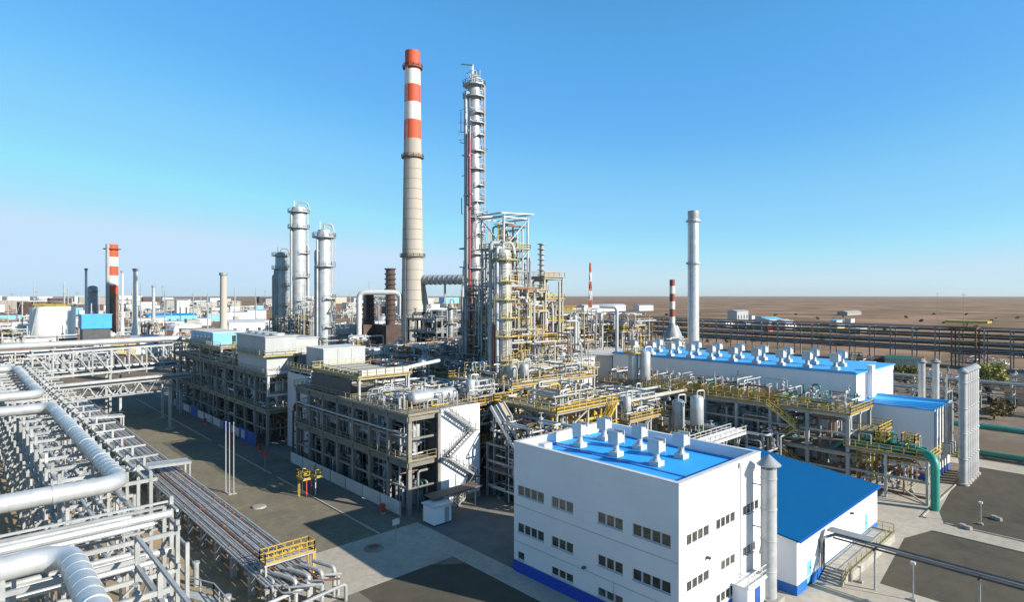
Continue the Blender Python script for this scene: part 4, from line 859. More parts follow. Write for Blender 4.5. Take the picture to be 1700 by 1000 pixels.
# ================================================================ TOWERS AND CHIMNEYS
x, y = Q(685, 240)
t = thing('tall_chimney', 'tall tapering concrete chimney with red and white bands at its top', 'chimney', (x, y, 0))
def cr(z): return 4.75-1.85*z/127.0 if z < 100 else 4.75-1.85*100/127-(z-100)*0.012
b = MB(); b.lathe(x, y, [(cr(z), z) for z in (0, 20, 40, 60, 80, 92)], 32); ob('shaft', b, CHIM, t)
for i, (za, zb) in enumerate(((92.004, 99.5), (99.504, 106.5), (106.504, 113.5), (113.504, 119.5), (119.504, 127))):
    ob('band', MB().lathe(x, y, [(cr(za)+(0.02 if i % 2 == 0 else 0.0), za), (cr(zb)+(0.02 if i % 2 == 0 else 0), zb)] + ([(cr(zb)-0.5, zb+0.05)] if i == 4 else []), 32), CHRED if i % 2 == 0 else CHWHT, t)
for z in (120.2, 84.5, 45):
    p = ob('platform', MB().ring(x, y, z, cr(z)+0.01, cr(z)+0.9, 0, 360, 0.3, 24), RUST if z > 50 else CONCG, t)
    ob('guard_rail', MB().rail([(x+(cr(z)+0.85)*math.cos(R(a)), y+(cr(z)+0.85)*math.sin(R(a)), z+0.3) for a in range(0, 360, 30)], t=0.14, step=4, closed=True), RUST, p)
b = MB()
for k in range(4, 88, 4): b.lathe(x, y, [(cr(k)+0.005, k-0.1), (cr(k)+0.05, k-0.04), (cr(k)+0.05, k+0.04), (cr(k)-0.0, k+0.1)], 32)
ob('lift_joint', b, CONCG, t)
ob('ladder', MB().ladder(x-4.6, y-1.4, 5, 45, -0.1, 0.35, False).ladder(x-3.75, y-1.2, 48, 120, -0.1, 0.35, False), DULL, t)
b = MB(); b._add([(x+3.2, y-3.6, 8), (x+6.8, y-7, 8), (x+3.4, y-2.6, 38), (x+5.2, y+1.2, 8), (x+8.8, y-2.2, 8), (x+4.0, y-0.6, 38)], [(0,1,2), (3,5,4), (0,2,5,3), (1,4,5,2), (0,3,4,1)]); ob('buttress', b, CHIM, t)
t = thing('flue_duct', 'thick ribbed grey flue duct running level from the tall chimney to the slim silver column', 'duct', (x+20, y-17, 36)); 
xe, ye = Q(772, 232); A = Vector((x+2.5, y-2.4, 36)); B_ = Vector((xe, ye, 36))
ob('pipe', MB().cyl(A, B_, 1.85, n=18), JACKET, t); b = MB()
for i in range(1, 9): p = A.lerp(B_, i/9); dd = (B_-A).normalized()*0.14; b.cyl(p-dd, p+dd, 2.08, n=18)
ob('rib', b, DULL, t)
for f in (0.55, 0.95):
    p = A.lerp(B_, f); ob('leg', MB().bar((p.x, p.y, 0), (p.x, p.y, 34.1), 0.6), STEELG, t); ob('leg', MB().bar((p.x-3, p.y-3, 0), (p.x, p.y, 34), 0.45), STEELG, t)
# white elbow duct left of the chimney
p1, p2 = Q(596, 236), Q(664, 238)
pipe([(*p1, 10), (*p1, 31), (*p2, 31), (*p2, 22)], 1.05, WHITE, 'thick white pipe bending over the brown furnace stacks left of the tall chimney', None, 14)
# brown stacks
for px, d, r, h, lab in ((648, 262, 2.1, 41.5, 'dark brown ringed furnace stack just left of the tall chimney'), (612, 268, 2.4, 30, 'short brown furnace stack behind the thick white bent pipe')):
    x, y = Q(px, d); t = thing('furnace_stack', lab, 'stack', (x, y, 0)); ob('shaft', MB().lathe(x, y, [(r*1.05, 0), (r, 24), (r*0.95, h)], 20), BROWN, t)
    b = MB(); z = 19
    while z < h: b.lathe(x, y, [(r*1.0, z), (r*1.22, z+0.1), (r*1.22, z+0.5), (r*1.0, z+0.6)], 20); z += 2.2
    ob('ring', b, BROWN, t); ob('fire_box', MB().box(x-r*2.2, x+r*2.2, y-r*2, y+r*2, 0, 17), BROWN, t); ob('ladder', MB().ladder(x-r*1.2, y-r*0.8, 20, h, -0.2, 0.3, False), DARK, t)

# the slim tall silver column
x, y = Q(787, 150)
pl = [(z, -150+25*(i % 3), 20+30*(i % 2)) for i, z in enumerate((18, 25, 32, 36.5, 40, 45, 49, 53, 57, 61, 65.5, 69.5, 72.5))]
tower('distillation_column', 'tallest slim silver column with ring platforms and a red pipe at its side', x, y, 1.78, 82, pl+[(79, 0, 360), (82, 0, 360), (75, -120, 60)], SILVER, ladder_ang=(-60,), side=((178, 0.42, 2, 80, JACKET), (205, 0.36, 2, 70, mat('dark_red_jacket', (0.30, 0.05, 0.07), 0.5, 0.1, 0.1)), (192, 0.5, 2, 52, SKYB if False else STEELG)), taper=1.62)
for k in range(7): tangle(9, x-2.9, x+2.7, y-2.9, y+2.4, 14+k*9, 24+k*9, (SILVER, JACKET, GALV, DULL), 900+k, (0.06, 0.18), 0.2)
tangle(14, x-1.5, x+1.5, y-1.5, y+1.5, 82.5, 86.5, (GALV, SILVER, JACKET), 930, (0.06, 0.14))
t = thing('boom_crane', 'small green boom arm on top of the slim tall silver column', 'boom', (x, y, 83)); ob('mast', MB().bar((x-0.4, y, 82.9), (x-0.4, y, 87.3), 0.25), GALV, t); ob('arm', MB().bar((x-0.4, y, 87.2), (x-2.6, y+1.9, 87.4), 0.22), DGREEN, t)
t = thing('column_base', 'white sheeted base block under the slim tall silver column', 'base', (x, y, 0)); ob('wall', MB().box(x-3, x+4.5, y-3.5, y+3, 0, 14), BOXW, t); ob('deck', MB().box(x-3.4, x+4.9, y-3.9, y+3.4, 14.004, 14.25), PALEYEL, t); ob('guard_rail', MB().rail([(x-3.3, y+3.3, 14.25), (x-3.3, y-3.8, 14.25), (x+4.8, y-3.8, 14.25)], t=0.12), YEL, t)
# second column in front
x, y = Q(835, 116)
tower('wide_column', 'wide silver column with yellow platforms in front of the open steel tower', x, y, 1.65, 38, [(z, -160+20*(i % 2), 60) for i, z in enumerate((13, 17.5, 22, 25.5, 29, 32.5))]+[(36.6, 0, 360)], SILVER, ladder_ang=(-110,), side=((200, 0.32, 2, 39, JACKET), (182, 0.3, 1, 24, mat('red_brown_jacket', (0.32, 0.08, 0.05), 0.5, 0.1, 0.1)), (160, 0.45, 2, 40, STEELG)), rm=PALEYEL, pm=PALEYEL)
x, y = Q(808, 158)
tower('side_column', 'plain silver column half hidden behind the slim tall column', x, y, 1.3, 40, [(30, 0, 360), (36, -140, 40)], JACKET, ladder_ang=(-45,))
# left group
x, y = Q(496, 205); tower('distillation_column', 'tallest of the three silver columns left of the chimney, with a bulky banded top', x, y, 2.05, 59, [(52.6, 0, 360), (58, 0, 360), (36, -120, 60), (28, -120, 60), (44, -100, 20)], SILVER, ladder_ang=(-40,), side=((190, 0.42, 2, 57.5, STEELG), (-20, 0.5, 2, 47, JACKET)), seam=3.6, taper=2.4)
x, y = Q(467, 212); tower('distillation_column', 'shortest and leftmost of the three silver columns, with a rough cream platform top', x, y, 2.0, 44, [(39, 0, 360), (43.6, 0, 360), (33, -120, 60), (26, -120, 60)], SILVER, ladder_ang=(-60,), side=((200, 0.4, 2, 39, STEELG), (170, 0.35, 2, 37, STEELG)), rm=PALEYEL)
x, y = Q(538, 150); tower('distillation_column', 'silver column standing alone behind the white box housing, with a grey side pipe', x, y, 1.65, 45.6, [(44.2, 0, 360), (37, -170, 80), (29, -100, 60), (22, -100, 60), (16, 0, 360)], SILVER, ladder_ang=(-20,), side=((185, 0.3, 2, 41, STEELG), (200, 0.26, 2, 44, JACKET), (0, 0.4, 2, 30, JACKET)), seam=2.8)
x, y = Q(568, 155); t = thing('grey_tower', 'stubby dark grey tower with flat capped head right of the lone silver column', 'tower', (x, y, 0)); ob('shaft', MB().cyl((x, y, 0), (x, y, 20), 1.6, n=16), DULL, t); ob('head', MB().box(x-2.6, x+2.6, y-2.2, y+2.2, 20.004, 22.4), DULL, t)
# open steel tower behind the wide column
x, y = Q(838, 134)
t = frame('open_steel_tower', 'open grey steel tower with a white roof frame behind the wide silver column', 'steel tower', x-3.6, x+3.6, y-3.6, y+3.6, [16, 24, 32, 40, 47], 2, 2, cs=0.34, cm=STEELG, bm=GALV, bd=0.35, dm=DECK, decks=(0, 1, 3), rails='wsen', rm=PALEYEL, rlev=(0, 1, 3), rt=0.12, brace=True)
ob('roof_truss', MB().bar((x-4.6, y-4, 47.5), (x+5, y-4, 48.0), 0.3).bar((x-4.6, y+4, 47.5), (x+5, y+4, 48.0), 0.3).bar((x-4.6, y-4, 47.5), (x-4.6, y+4, 47.5), 0.3).bar((x+5, y-4, 48.0), (x+5, y+4, 48.0), 0.3).bar((x-4.6, y-4, 47.5), (x+5, y+4, 48.0), 0.2).bar((x, y-4, 47.7), (x, y+4, 47.8), 0.22), GALV, t)
vessel_v('silver vessel hanging inside the open steel tower', x, y, 24.2, 1.5, 13, SILVER)
# terraced steel structure with yellow decks right of it
for i, (px, d, w, h, n_, lab) in enumerate(((876, 132, 5.5, 31, 6, 'leftmost cream steel terrace tower with many yellow decks'), (903, 140, 6, 34, 6, 'middle cream steel terrace tower with yellow decks and a thin vent on top'), (930, 150, 5, 26, 5, 'rightmost cream steel terrace tower with dark cabins near its top'))):
    x, y = Q(px, d)
    t = frame('terrace_tower', lab, 'steel tower', x-w/2, x+w/2, y-w/2, y+w/2, [9+(h-9)*k/(n_-1) for k in range(n_)], 2, 2, cs=0.36, cm=CREAM, bm=CREAM, bd=0.5, dm=DECK, rails='wse', rm=YEL, rt=0.08, group='cream terrace towers')
    tangle(46, x-w/2-0.6, x+w/2+0.6, y-w/2-0.6, y+w/2, 9.3, h-0.5, (CREAM, JACKET, SILVER, GALV, RUST), 130+i, (0.1, 0.34))
    if i == 2:
        for z in (18, 22.4): t2 = thing('switch_cabin', ['lower', 'upper'][z > 20]+' dark-windowed cabin in the rightmost terrace tower', 'cabin', (x, y, z)); ob('wall', MB().box(x-2, x+2, y-2, y+2, z+0.2, z+3), BOXW, t2); ob('window', MB().box(x-2.06, x-2.01, y-1.4, y+1.4, z+1.2, z+2.6), GLASS, t2); ob('window', MB().box(x-1.4, x+1.4, y-2.06, y-2.01, z+1.2, z+2.6), GLASS, t2)
    vessel_v('silver vessel inside '+['the leftmost', 'the middle', 'the rightmost'][i]+' terrace tower', x+w*0.1, y-w*0.1, 9.2, 1.2, 7, SILVER)
for px, d, h, r, lab in ((899, 152, 43, 0.55, 'slim ringed vent column above the middle terrace tower'), (872, 150, 38, 0.3, 'thin pole vent above the leftmost terrace tower')):
    x, y = Q(px, d); t = thing('vent_column', lab, 'vent', (x, y, 0)); ob('pipe', MB().cyl((x, y, 0), (x, y, h), r, n=12), STEELG, t); b = MB()
    z = 31
    while z < h: b.lathe(x, y, [(r, z), (r*2.0, z+0.05), (r*2.0, z+0.2), (r, z+0.25)], 12); z += 1.3
    ob('ring', b, STEELG, t)
# reactor block and fin-fan bank behind the upper deck
x, y = Q(912, 140); t = thing('concrete_block_house', 'plain grey blank-walled block behind the yellow decks', 'building', (x, y, 0)); ob('wall', MB().box(x-4, x+8, y-7, y+5, 0, 15.6), BOXW, t); ob('roof', MB().box(x-4.2, x+8.2, y-7.2, y+5.2, 15.604, 15.85), GALV, t)
cx, cy = Q(1015, 176)
t = frame('fan_bank', 'raised cream bank of fans with yellow railing behind the end of the long white building', 'air cooler', cx-7, cx+7, cy-9, cy+9, [12.5, 20.2], 3, 4, cs=0.45, cm=CREAM, bm=CREAM, bd=0.6, dm=DECK, rails='wse', rm=YEL, rt=0.16)
for i in range(4):
    for j in range(2):
        fx, fy = cx-3.6+j*7, cy-6.6+i*4.4
        f = ob('fan', MB().lathe(fx, fy, [(1.9, 21.2), (1.6, 21.7), (1.6, 22.4), (1.9, 22.8)], 18), STEELG, t); ob('fan_leg', MB().box(fx-1.2, fx+1.2, fy-1.2, fy+1.2, 20.34, 21.2), DULL, f)
for i in range(4):
    yy = cy-7.2+i*4.6
    pipe([(cx-8, yy, 20.5), (cx-8, yy, 24.6), (cx+4, yy, 24.6), (cx+4, yy, 22.5)], 0.3, SILVER, 'silver hoop pipe over the raised bank of fans', 'hoop pipes over the fan bank')
x, y = Q(1024, 148); pipe([(x-9, y+9, 12.2), (x, y, 12.2), (x, y, 27.0), (x-3, y+3, 27.2)], 0.42, SILVER, 'tall silver riser pipe with a bent foot before the raised bank of fans', None, 12)
t = thing('white_canopy', 'long white flat canopy under the raised bank of fans', 'canopy', (cx-10, cy-4, 0)); ob('roof', MB().box(cx-13, cx-9.2, cy-12, cy+14, 11.6, 12.3), WHITE, t)
for i in range(6): ob('post', MB().bar((cx-12.6, cy-11+i*4.8, 0), (cx-12.6, cy-11+i*4.8, 11.58), 0.4), WHITE, t)
# dark furnace framework behind the slim column
x, y = Q(733, 205)
t = frame('furnace_structure', 'dark tangled furnace framework between the tall chimney and the slim tall column', 'furnace', x-8, x+8, y-8, y+8, [7, 13, 18, 22], 4, 4, cs=0.5, cm=DARK, bm=DULL, bd=0.5, dm=DULL, rails='ws', rm=STEELG, rt=0.15, brace=True)
ob('fire_box', MB().box(x-6, x+6, y-5.5, y+6, 0.3, 16.9), DARK, t)
tangle(60, x-9, x+9, y-9, y+8, 12, 25, (DULL, DARK, STEELG if False else GALV, JACKET), 700, (0.15, 0.45))
# silver stack and striped heater stack behind the long building
x, y = Q(1151, 168); t = thing('silver_stack', 'tall plain silver stack with two collars behind the long white building', 'stack', (x, y, 0))
ob('shaft', MB().lathe(x, y, [(1.62, 0), (1.55, 20), (1.45, 53)], 24), SILVER, t); ob('rim', MB().lathe(x, y, [(1.47, 51.2), (1.52, 51.3), (1.5, 53.4), (1.3, 53.5)], 24), JACKET, t)
for z in (50.4, 38.6): p = ob('platform', MB().ring(x, y, z, 1.5, 2.0, 0, 360, 0.5, 20), GALV, t)
ob('ladder', MB().ladder(x-1.75, y+0.3, 4, 50, -0.2, 0.25, False), GALV, t)
MAROON = mat('maroon_paint', (0.26, 0.06, 0.045), 0.6, 0, 0.12)
x, y = Q(1116, 235); t = thing('striped_stack', 'thin maroon and white striped stack on a conical heater left of the tall silver stack', 'stack', (x, y, 0)); zs = [19, 21.5, 24.5, 27.5, 30.5, 33.5, 36]
ob('heater', MB().lathe(x, y, [(4.2, 0), (4.2, 13), (1.2, 18.5), (1.1, 19)], 20), DULL, t)
for i, (a, c) in enumerate(zip(zs, zs[1:])): ob('band', MB().cyl((x, y, a+0.002), (x, y, c), 1.05, n=16), (CHWHT if i % 2 == 0 else MAROON), t)
x, y = Q(1140, 236); t = thing('heater_cone', 'pale green conical hood beside the striped stack', 'heater', (x-3, y+3, 0)); ob('cone', MB().lathe(x-3, y+3, [(3.6, 0), (3.6, 11), (0.8, 18)], 18), STEELG, t)
# far left stacks
x, y = Q(186, 330); t = thing('striped_chimney', 'red and white banded chimney with twin flues on the far left', 'chimney', (x, y, 0)); zs = [14, 30.7, 35.3, 40.6, 45.8, 50.8, 57.7]
ob('base', MB().lathe(x, y, [(4.4, 0), (4.2, 6), (3.2, 10), (3.0, 14)], 20), RUST, t)
for i, (a, c) in enumerate(zip(zs, zs[1:])): ob('band', MB().cyl((x, y, a+0.002), (x, y, c), 2.95, n=20), (RUST if i == 0 else CHRED if i % 2 else CHWHT), t)
ob('platform', MB().ring(x, y, 55, 2.97, 4.2, 0, 360, 0.4, 16), RUST, t); ob('flue', MB().cyl((x-2.4, y-2.6, 0), (x-2.4, y-2.6, 57.5), 0.9, n=12), STEELG, t)
for px, d, r, h, m_, lab in ((225, 320, 1.25, 44, CHWHT, 'slim cream chimney right of the far striped chimney'), (143, 340, 0.7, 45, WHITE, 'thin grey pole stack left of the far striped chimney'), (203, 400, 0.8, 46, WHITE, 'thinnest grey pole stack just right of the far striped chimney'), (371, 300, 1.75, 41, CHIM, 'plain pale chimney with a flared foot left of the three silver columns'), (255, 450, 1.2, 37, STEELG, 'dark lattice-like far pole stack right of the slim cream chimney')):
    x, y = Q(px, d); t = thing('slim_chimney', lab, 'chimney', (x, y, 0)); ob('shaft', MB().lathe(x, y, [(r*2.0, 0), (r*1.3, 12), (r, 16), (r*0.85, h)], 16), m_, t); ob('rim', MB().lathe(x, y, [(r*0.9, h-1.4), (r*1.15, h-1.2), (r*1.15, h+0.05), (r*0.7, h+0.1)], 16), DULL, t)
x, y = Q(154, 335); t = thing('grey_column', 'stout grey column left of the far striped chimney', 'column', (x, y, 0)); ob('shell', MB().capsule((x, y, 3), (x, y, 34), 2.4, 16), DULL, t); ob('platform', MB().ring(x, y, 32, 2.42, 3.6, 0, 360), DULL, t); ob('skirt', MB().cyl((x, y, 0), (x, y, 3.2), 2.5, n=16), CONCG, t)
for px, d, h, lab in ((980, 430, 60, 'thin red and white lattice mast on the steppe'), (1070, 560, 0, '')):
    if not h: continue
    x, y = Q(px, d); t = thing('lattice_mast', lab, 'mast', (x, y, 0)); k = 8
    for i in range(k):
        za, zb = h*i/k*0.88, h*(i+1)/k*0.88; w0, w1 = 2.4*(1-i/k*0.75), 2.4*(1-(i+1)/k*0.75); b = MB()
        for sx, sy in ((1, 1), (1, -1), (-1, -1), (-1, 1)): b.bar((x+sx*w0/2, y+sy*w0/2, za), (x+sx*w1/2, y+sy*w1/2, zb), 0.4); b.bar((x+sx*w0/2, y+sy*w0/2, za), (x-sy*w1/2, y+sx*w1/2, zb), 0.22)
        ob('section', b, CHRED if i % 2 else CHWHT, t)

# pipework that clings to the middle towers
for px, d, h0, h1, n_, w_ in ((862, 140, 8, 30, 60, 5), (893, 146, 8, 31, 70, 5), (922, 156, 8, 26, 70, 6), (945, 165, 8, 27, 60, 7), (965, 170, 6, 22, 50, 7), (850, 122, 6, 32, 60, 4.5), (838, 134, 14, 46, 50, 4), (805, 140, 6, 34, 50, 5), (880, 125, 5, 22, 50, 6), (915, 130, 5, 20, 50, 7), (950, 160, 5, 19, 50, 7), (985, 172, 12, 22, 40, 7), (1035, 172, 12, 25, 40, 7), (497, 203, 3, 24, 50, 6), (520, 196, 3, 30, 30, 5), (470, 210, 3, 22, 40, 6), (545, 150, 5, 20, 30, 4), (760, 165, 6, 18, 60, 9), (700, 172, 6, 16, 70, 12), (640, 180, 4, 14, 70, 14), (590, 190, 4, 12, 50, 12), (1075, 200, 3, 13, 40, 10), (1110, 225, 2, 14, 40, 9)):
    x, y = Q(px, d); tangle(int(n_*1.5), x-w_, x+w_, y-w_, y+w_, h0, h1, (SILVER, JACKET, GALV, DULL, CREAM, RUST, DULL, CREAM), int(px+d), (0.07, 0.24), 0.3); tangle(n_//3, x-w_, x+w_, y-w_, y+w_, h0, h1, (YEL,), int(px+d)+1, (0.05, 0.09), 0.2)
for px, d, h, w, n_, lab in ((858, 128, 24, 5, 4, 'grey steel frame tower tucked right of the wide column'), (889, 155, 27, 6, 5, 'grey steel frame tower behind the leftmost terrace tower'), (950, 168, 21, 8, 4, 'grey steel frame tower left of the fan bank'), (510, 202, 22, 7, 4, 'grey steel frame tower at the foot of the tallest left column'), (480, 214, 17, 7, 3, 'grey steel frame tower between the two rear left columns'), (770, 170, 17, 8, 3, 'grey steel frame tower left of the slim tall column')):
    x, y = Q(px, d); frame('steel_frame_tower', lab, 'steel tower', x-w/2, x+w/2, y-w/2, y+w/2, [h*(k+1)/n_ for k in range(n_)], 2, 2, cs=0.32, cm=GALV, bm=STEELG, bd=0.35, dm=DECK, rails='wse', rm=PALEYEL, rt=0.09, brace=True)
for px, d, h, r, lab in ((748, 178, 27, 0.9, 'squat silver column left of the slim tall column'), (862, 146, 30, 0.8, 'thin silver column behind the leftmost terrace tower'), (915, 162, 26, 0.8, 'thin silver column between the terrace towers'), (940, 175, 22, 1.0, 'short silver column right of the terrace towers'), (820, 150, 33, 0.7, 'thin silver column left of the open steel tower')):
    x, y = Q(px, d); tower('process_column', lab, x, y, r, h, [(h*0.55, -150, 40), (h*0.8, 0, 360), (h*0.97, 0, 360)], JACKET, ladder_ang=(-60,), side=((190, 0.2, 2, h*0.95, GALV),), rm=PALEYEL)
# ================================================================ PIPE GANTRIES ON THE LEFT
def gantry(label, ax, a0, a1, c0, c1, levels, step, nposts=2, m=GST, stub=1.3, ps=0.27, group=None, name='pipe_gantry', edge_rail=True, diag=True):
    """pipe gantry running along ax from a0 to a1, c0..c1 across: posts, cross beams, runners"""
    P = (lambda a, c, z: (a, c, z)) if ax == 'x' else (lambda a, c, z: (c, a, z))
    c = P((a0+a1)/2, (c0+c1)/2, 0); t = thing(name, label, 'pipe gantry', c, group)
    n = max(2, int(abs(a1-a0)/step)+1); A = lin(a0, a1, n); C = lin(c0, c1, nposts); top = levels[-1]
    for i, a in enumerate(A):
        for cc in C: ob('post', MB().bar(P(a, cc, 0), P(a, cc, top+stub), ps), m, t)
        for z in levels: ob('cross_beam', MB().bar(P(a, c0-0.5, z-0.18), P(a, c1+0.5, z-0.18), ps*0.75, 0.3), m, t)
        if diag and i % 2 == 0:
            ob('brace', MB().bar(P(a, C[0], 1.0), P(a, C[1], levels[0]-0.4), 0.16), m, t)
    for z in levels:
        for cc in (C[0], C[-1]): ob('runner', MB().bar(P(a0, cc, z-0.6), P(a1, cc, z-0.6), 0.22, 0.3), m, t)
    if edge_rail: ob('edge_beam', MB().bar(P(a0, c1, top+stub), P(a1, c1, top+stub), 0.2, 0.2), m, t)
    k = 0
    for a, b_ in zip(A, A[1:]):
        if k % 3 == 0 and diag:
            for cc in (C[0], C[-1]): ob('brace', MB().bar(P(a, cc, levels[0]-0.5), P(b_, cc, 0.6), 0.14), m, t)
        k += 1
    return t
gantry('long white three-level pipe gantry running along the low pipe rack', 'y', 60, 180, 7.0, 12.9, [6.4, 10.2, 14.0], 4.8, 2, stub=0.5)
gantry('near white pipe gantry running left to right across the bottom left corner', 'x', -58, 12.4, 49.6, 53.4, [6.4, 10.2, 13.0], 6.0, 2, stub=0.3)
gantry('white pipe gantry across under the second big pipe bend', 'x', -80, 2.8, 103, 116, [8, 13.4], 7.5, 2)
gantry('farthest white pipe gantry across at the end of the long gantry', 'x', -90, 2.8, 158, 166, [8, 13.4], 8, 2)
gantry('white pipe gantry under the big pipe bend nearest the camera', 'y', 16, 44.5, 2.2, 8.8, [6.0, 10.0, 13.2], 5.6, 2)
BIG = dict(n=24)
pipe([(-120, 57.6, 14.7), (10.3, 57.6, 14.7), (10.3, 103, 14.7), (-120, 103, 14.7)], 0.69, SILVER, 'thick silver pipe with the wide square loop in the middle of the white gantry', 'big looped pipes on the white gantries', 24, bend=1.7, band=1.3)
pipe([(-60, 44.8, 14.4), (5.3, 44.8, 14.4), (5.3, 12, 14.4)], 0.69, SILVER, 'thick silver pipe bending towards the camera in the bottom left corner', 'big looped pipes on the white gantries', 24, bend=1.7, band=1.3)
pipe([(-140, 117.6, 14.7), (10.3, 117.6, 14.7), (10.3, 161.5, 14.7), (-140, 161.5, 14.7)], 0.69, SILVER, 'thick silver pipe with the farther square loop on the white gantry', 'big looped pipes on the white gantries', 20, bend=1.7, band=1.3)
for (x, y) in ((10.3, 66), (10.3, 78), (10.3, 90), (10.3, 126), (10.3, 144), (5.3, 36), (5.3, 25), (-8, 57.6), (-24, 57.6)):
    ob('pipe_saddle', MB().box(x-0.6, x+0.6, y-0.5, y+0.5, 14.004 if y > 54 else 13.204, 14.25 if y > 54 else 13.75), GST, None, 'white saddle block under a thick silver looped pipe', 'saddle', 'saddles under the big looped pipes')
bb = MB()
GG = 'pipes laid along the long white gantry'
rg = random.Random(4)
for lev in (10.2, 6.4):
    for k in range(6):
        x = 7.4+k*0.95; r = rg.choice((0.1, 0.14, 0.2, 0.24)); y1 = rg.choice((178, 150, 178, 120))
        if lev > 10 and k in (1, 4): continue
        pipe([(x, 58, lev+r), (x, y1, lev+r)], r, rg.choice((SILVER, JACKET, DULL, GALV)), 'straight pipe laid lengthwise along the long white gantry', GG)
for i in range(20):
    y0 = 60+i*5.8; tangle(5, 7.2, 12.6, y0, y0+5.6, 2.5, 12.8, (GALV, DULL, JACKET, GST), 830+i, (0.05, 0.12))
tangle(16, -20, 12, 49.8, 53, 3, 12.6, (GST, GALV, JACKET), 860, (0.06, 0.13)); tangle(14, 2.4, 8.6, 22, 44, 2, 12, (GST, GALV, JACKET), 861, (0.06, 0.13))
for lev in (13.0, 10.2, 6.4):
    for k in range(3):
        y = 50.2+k*1.25; r = (0.2, 0.3, 0.24)[k]; pipe([(-58, y, lev+r), ((11, 12.4, 10)[k], y, lev+r)], r, (SILVER, JACKET, GST)[k], 'straight pipe laid along the near cross gantry at the bottom left', 'pipes laid along the near cross gantry')
for k in range(4):
    y = 105+k*2.6; pipe([(-80, y, 13.7), (2, y, 13.7)], 0.25, (SILVER, GST)[k % 2], 'straight pipe laid on the cross gantry under the second big bend', 'pipes laid on the middle cross gantry')
for k in range(3):
    y = 159.6+k*2.3; pipe([(-90, y, 13.7), (2, y, 13.7)], 0.25, SILVER, 'straight pipe laid on the farthest cross gantry', 'pipes laid on the farthest cross gantry')
for k in range(3):
    x = 3.0+k*2.0; pipe([(x, 16, 10.25), (x, 44, 10.25)], 0.24, (SILVER, GST, JACKET)[k % 3], 'straight pipe under the big bend nearest the camera', 'pipes under the nearest big bend')
# hangers and cage frames that stick up on the open side
for i in range(20):
    y = 62.4+i*4.8
    t = thing('hanger_frame', 'small white pipe hanger frame standing on the road edge of the long gantry', 'hanger', (13.3, y, 14), 'hanger frames on the gantry edge')
    ob('upright', MB().bar((12.9, y, 14.5), (12.9, y, 15.5), 0.2), GST, t); ob('arm', MB().bar((11.4, y, 15.4), (14.0, y, 15.4), 0.16), GST, t)
t = thing('cable_tray', 'pale cable tray curving down off the end of the near cross gantry', 'cable tray', (13, 48, 6))
b = MB(); path = [(13.6, 53.2, 6.2), (14.9, 51, 6.0), (15.0, 47.5, 5.8), (13.4, 44.5, 5.6), (10.6, 42.5, 5.4)]
for p, q in zip(path, path[1:]): b.bar(p, q, 0.9, 0.12)
ob('tray', b, GST, t); ob('guard_rail', MB().rail([(p[0]+0.45, p[1], p[2]) for p in path], t=0.08, step=1.2), GST, t)
for p in path[1::2]: ob('leg', MB().bar((p[0], p[1], 0), (p[0], p[1], p[2]-0.07), 0.24), GST, t)
t = thing('end_frame', 'tall white post frame at the road end of the near cross gantry', 'frame', (13, 53.6, 0))
ob('post', MB().bar((13.0, 53.8, 0), (13.0, 53.8, 13.9), 0.28), GST, t); ob('post', MB().bar((13.0, 49.4, 0), (13.0, 49.4, 11.5), 0.26), GST, t)
for z in (13.2, 11.2, 9.0): ob('crossbar', MB().bar((13.0, 49.3 if z < 13 else 52, z), (13.0, 53.7, z), 0.18, 0.2), GST, t); ob('crossbar', MB().bar((-20, 53.9, z+0.3), (12.85, 53.9, z+0.3), 0.16, 0.16), GST, t)

# ---- low rack of many pipes along the road
LR0, LR1 = 21.6, 26.6
t = thing('low_pipe_rack', 'low rack of white concrete posts carrying a wide bundle of pipes along the road', 'pipe rack', ((LR0+LR1)/2, 110, 0))
k = 0; y = 56.5
while y < 186:
    for x in (LR0+0.5, LR1-0.6): ob('post', MB().box(x-0.28, x+0.28, y-0.28, y+0.28, 0, 2.2), CONC if x > 23 else GST, t)
    ob('cross_beam', MB().box(LR0-0.2, LR1+0.1, y-0.22, y+0.22, 2.204, 2.55), CONC, t); y += 5.2; k += 1
for k in range(17):
    x = LR0+0.1+k*0.3; r = (0.1, 0.13, 0.09, 0.15, 0.11)[k % 5]; m_ = (JACKET, GALV, DULL, JACKET, GALV, SILVER, RUST, DULL)[k % 8]
    ye = (57.4, 56.0, 55.2)[k % 3]
    pts = [(x, 192, 2.56+r), (x, ye, 2.56+r)] + ([(x, ye, 1.0)] if k % 2 else [(x, ye-0.5, 2.56+r), (x+1.6, ye-1.6, 2.56+r)])
    pipe(pts, r, m_, 'one of many parallel pipes bundled on the low rack along the road', 'pipes on the low rack along the road', 8)
b = MB(); rg = random.Random(9); y = 58.0
t2 = thing('clamp_rows', 'rusty pipe shoes and clamps scattered between the pipes of the low rack', 'clamps', (23.4, 110, 2.6)); t2['kind'] = 'stuff'
while y < 186:
    for k in range(16):
        if rg.random() < 0.32: x = LR0+0.25+k*0.3; w = rg.uniform(0.05, 0.1); b.box(x-w, x+w, y-0.12, y+0.12, 2.56, 2.56+rg.uniform(0.12, 0.34))
    y += rg.uniform(0.9, 1.9)
ob('clamp', b, RUST, t2, kind='stuff')
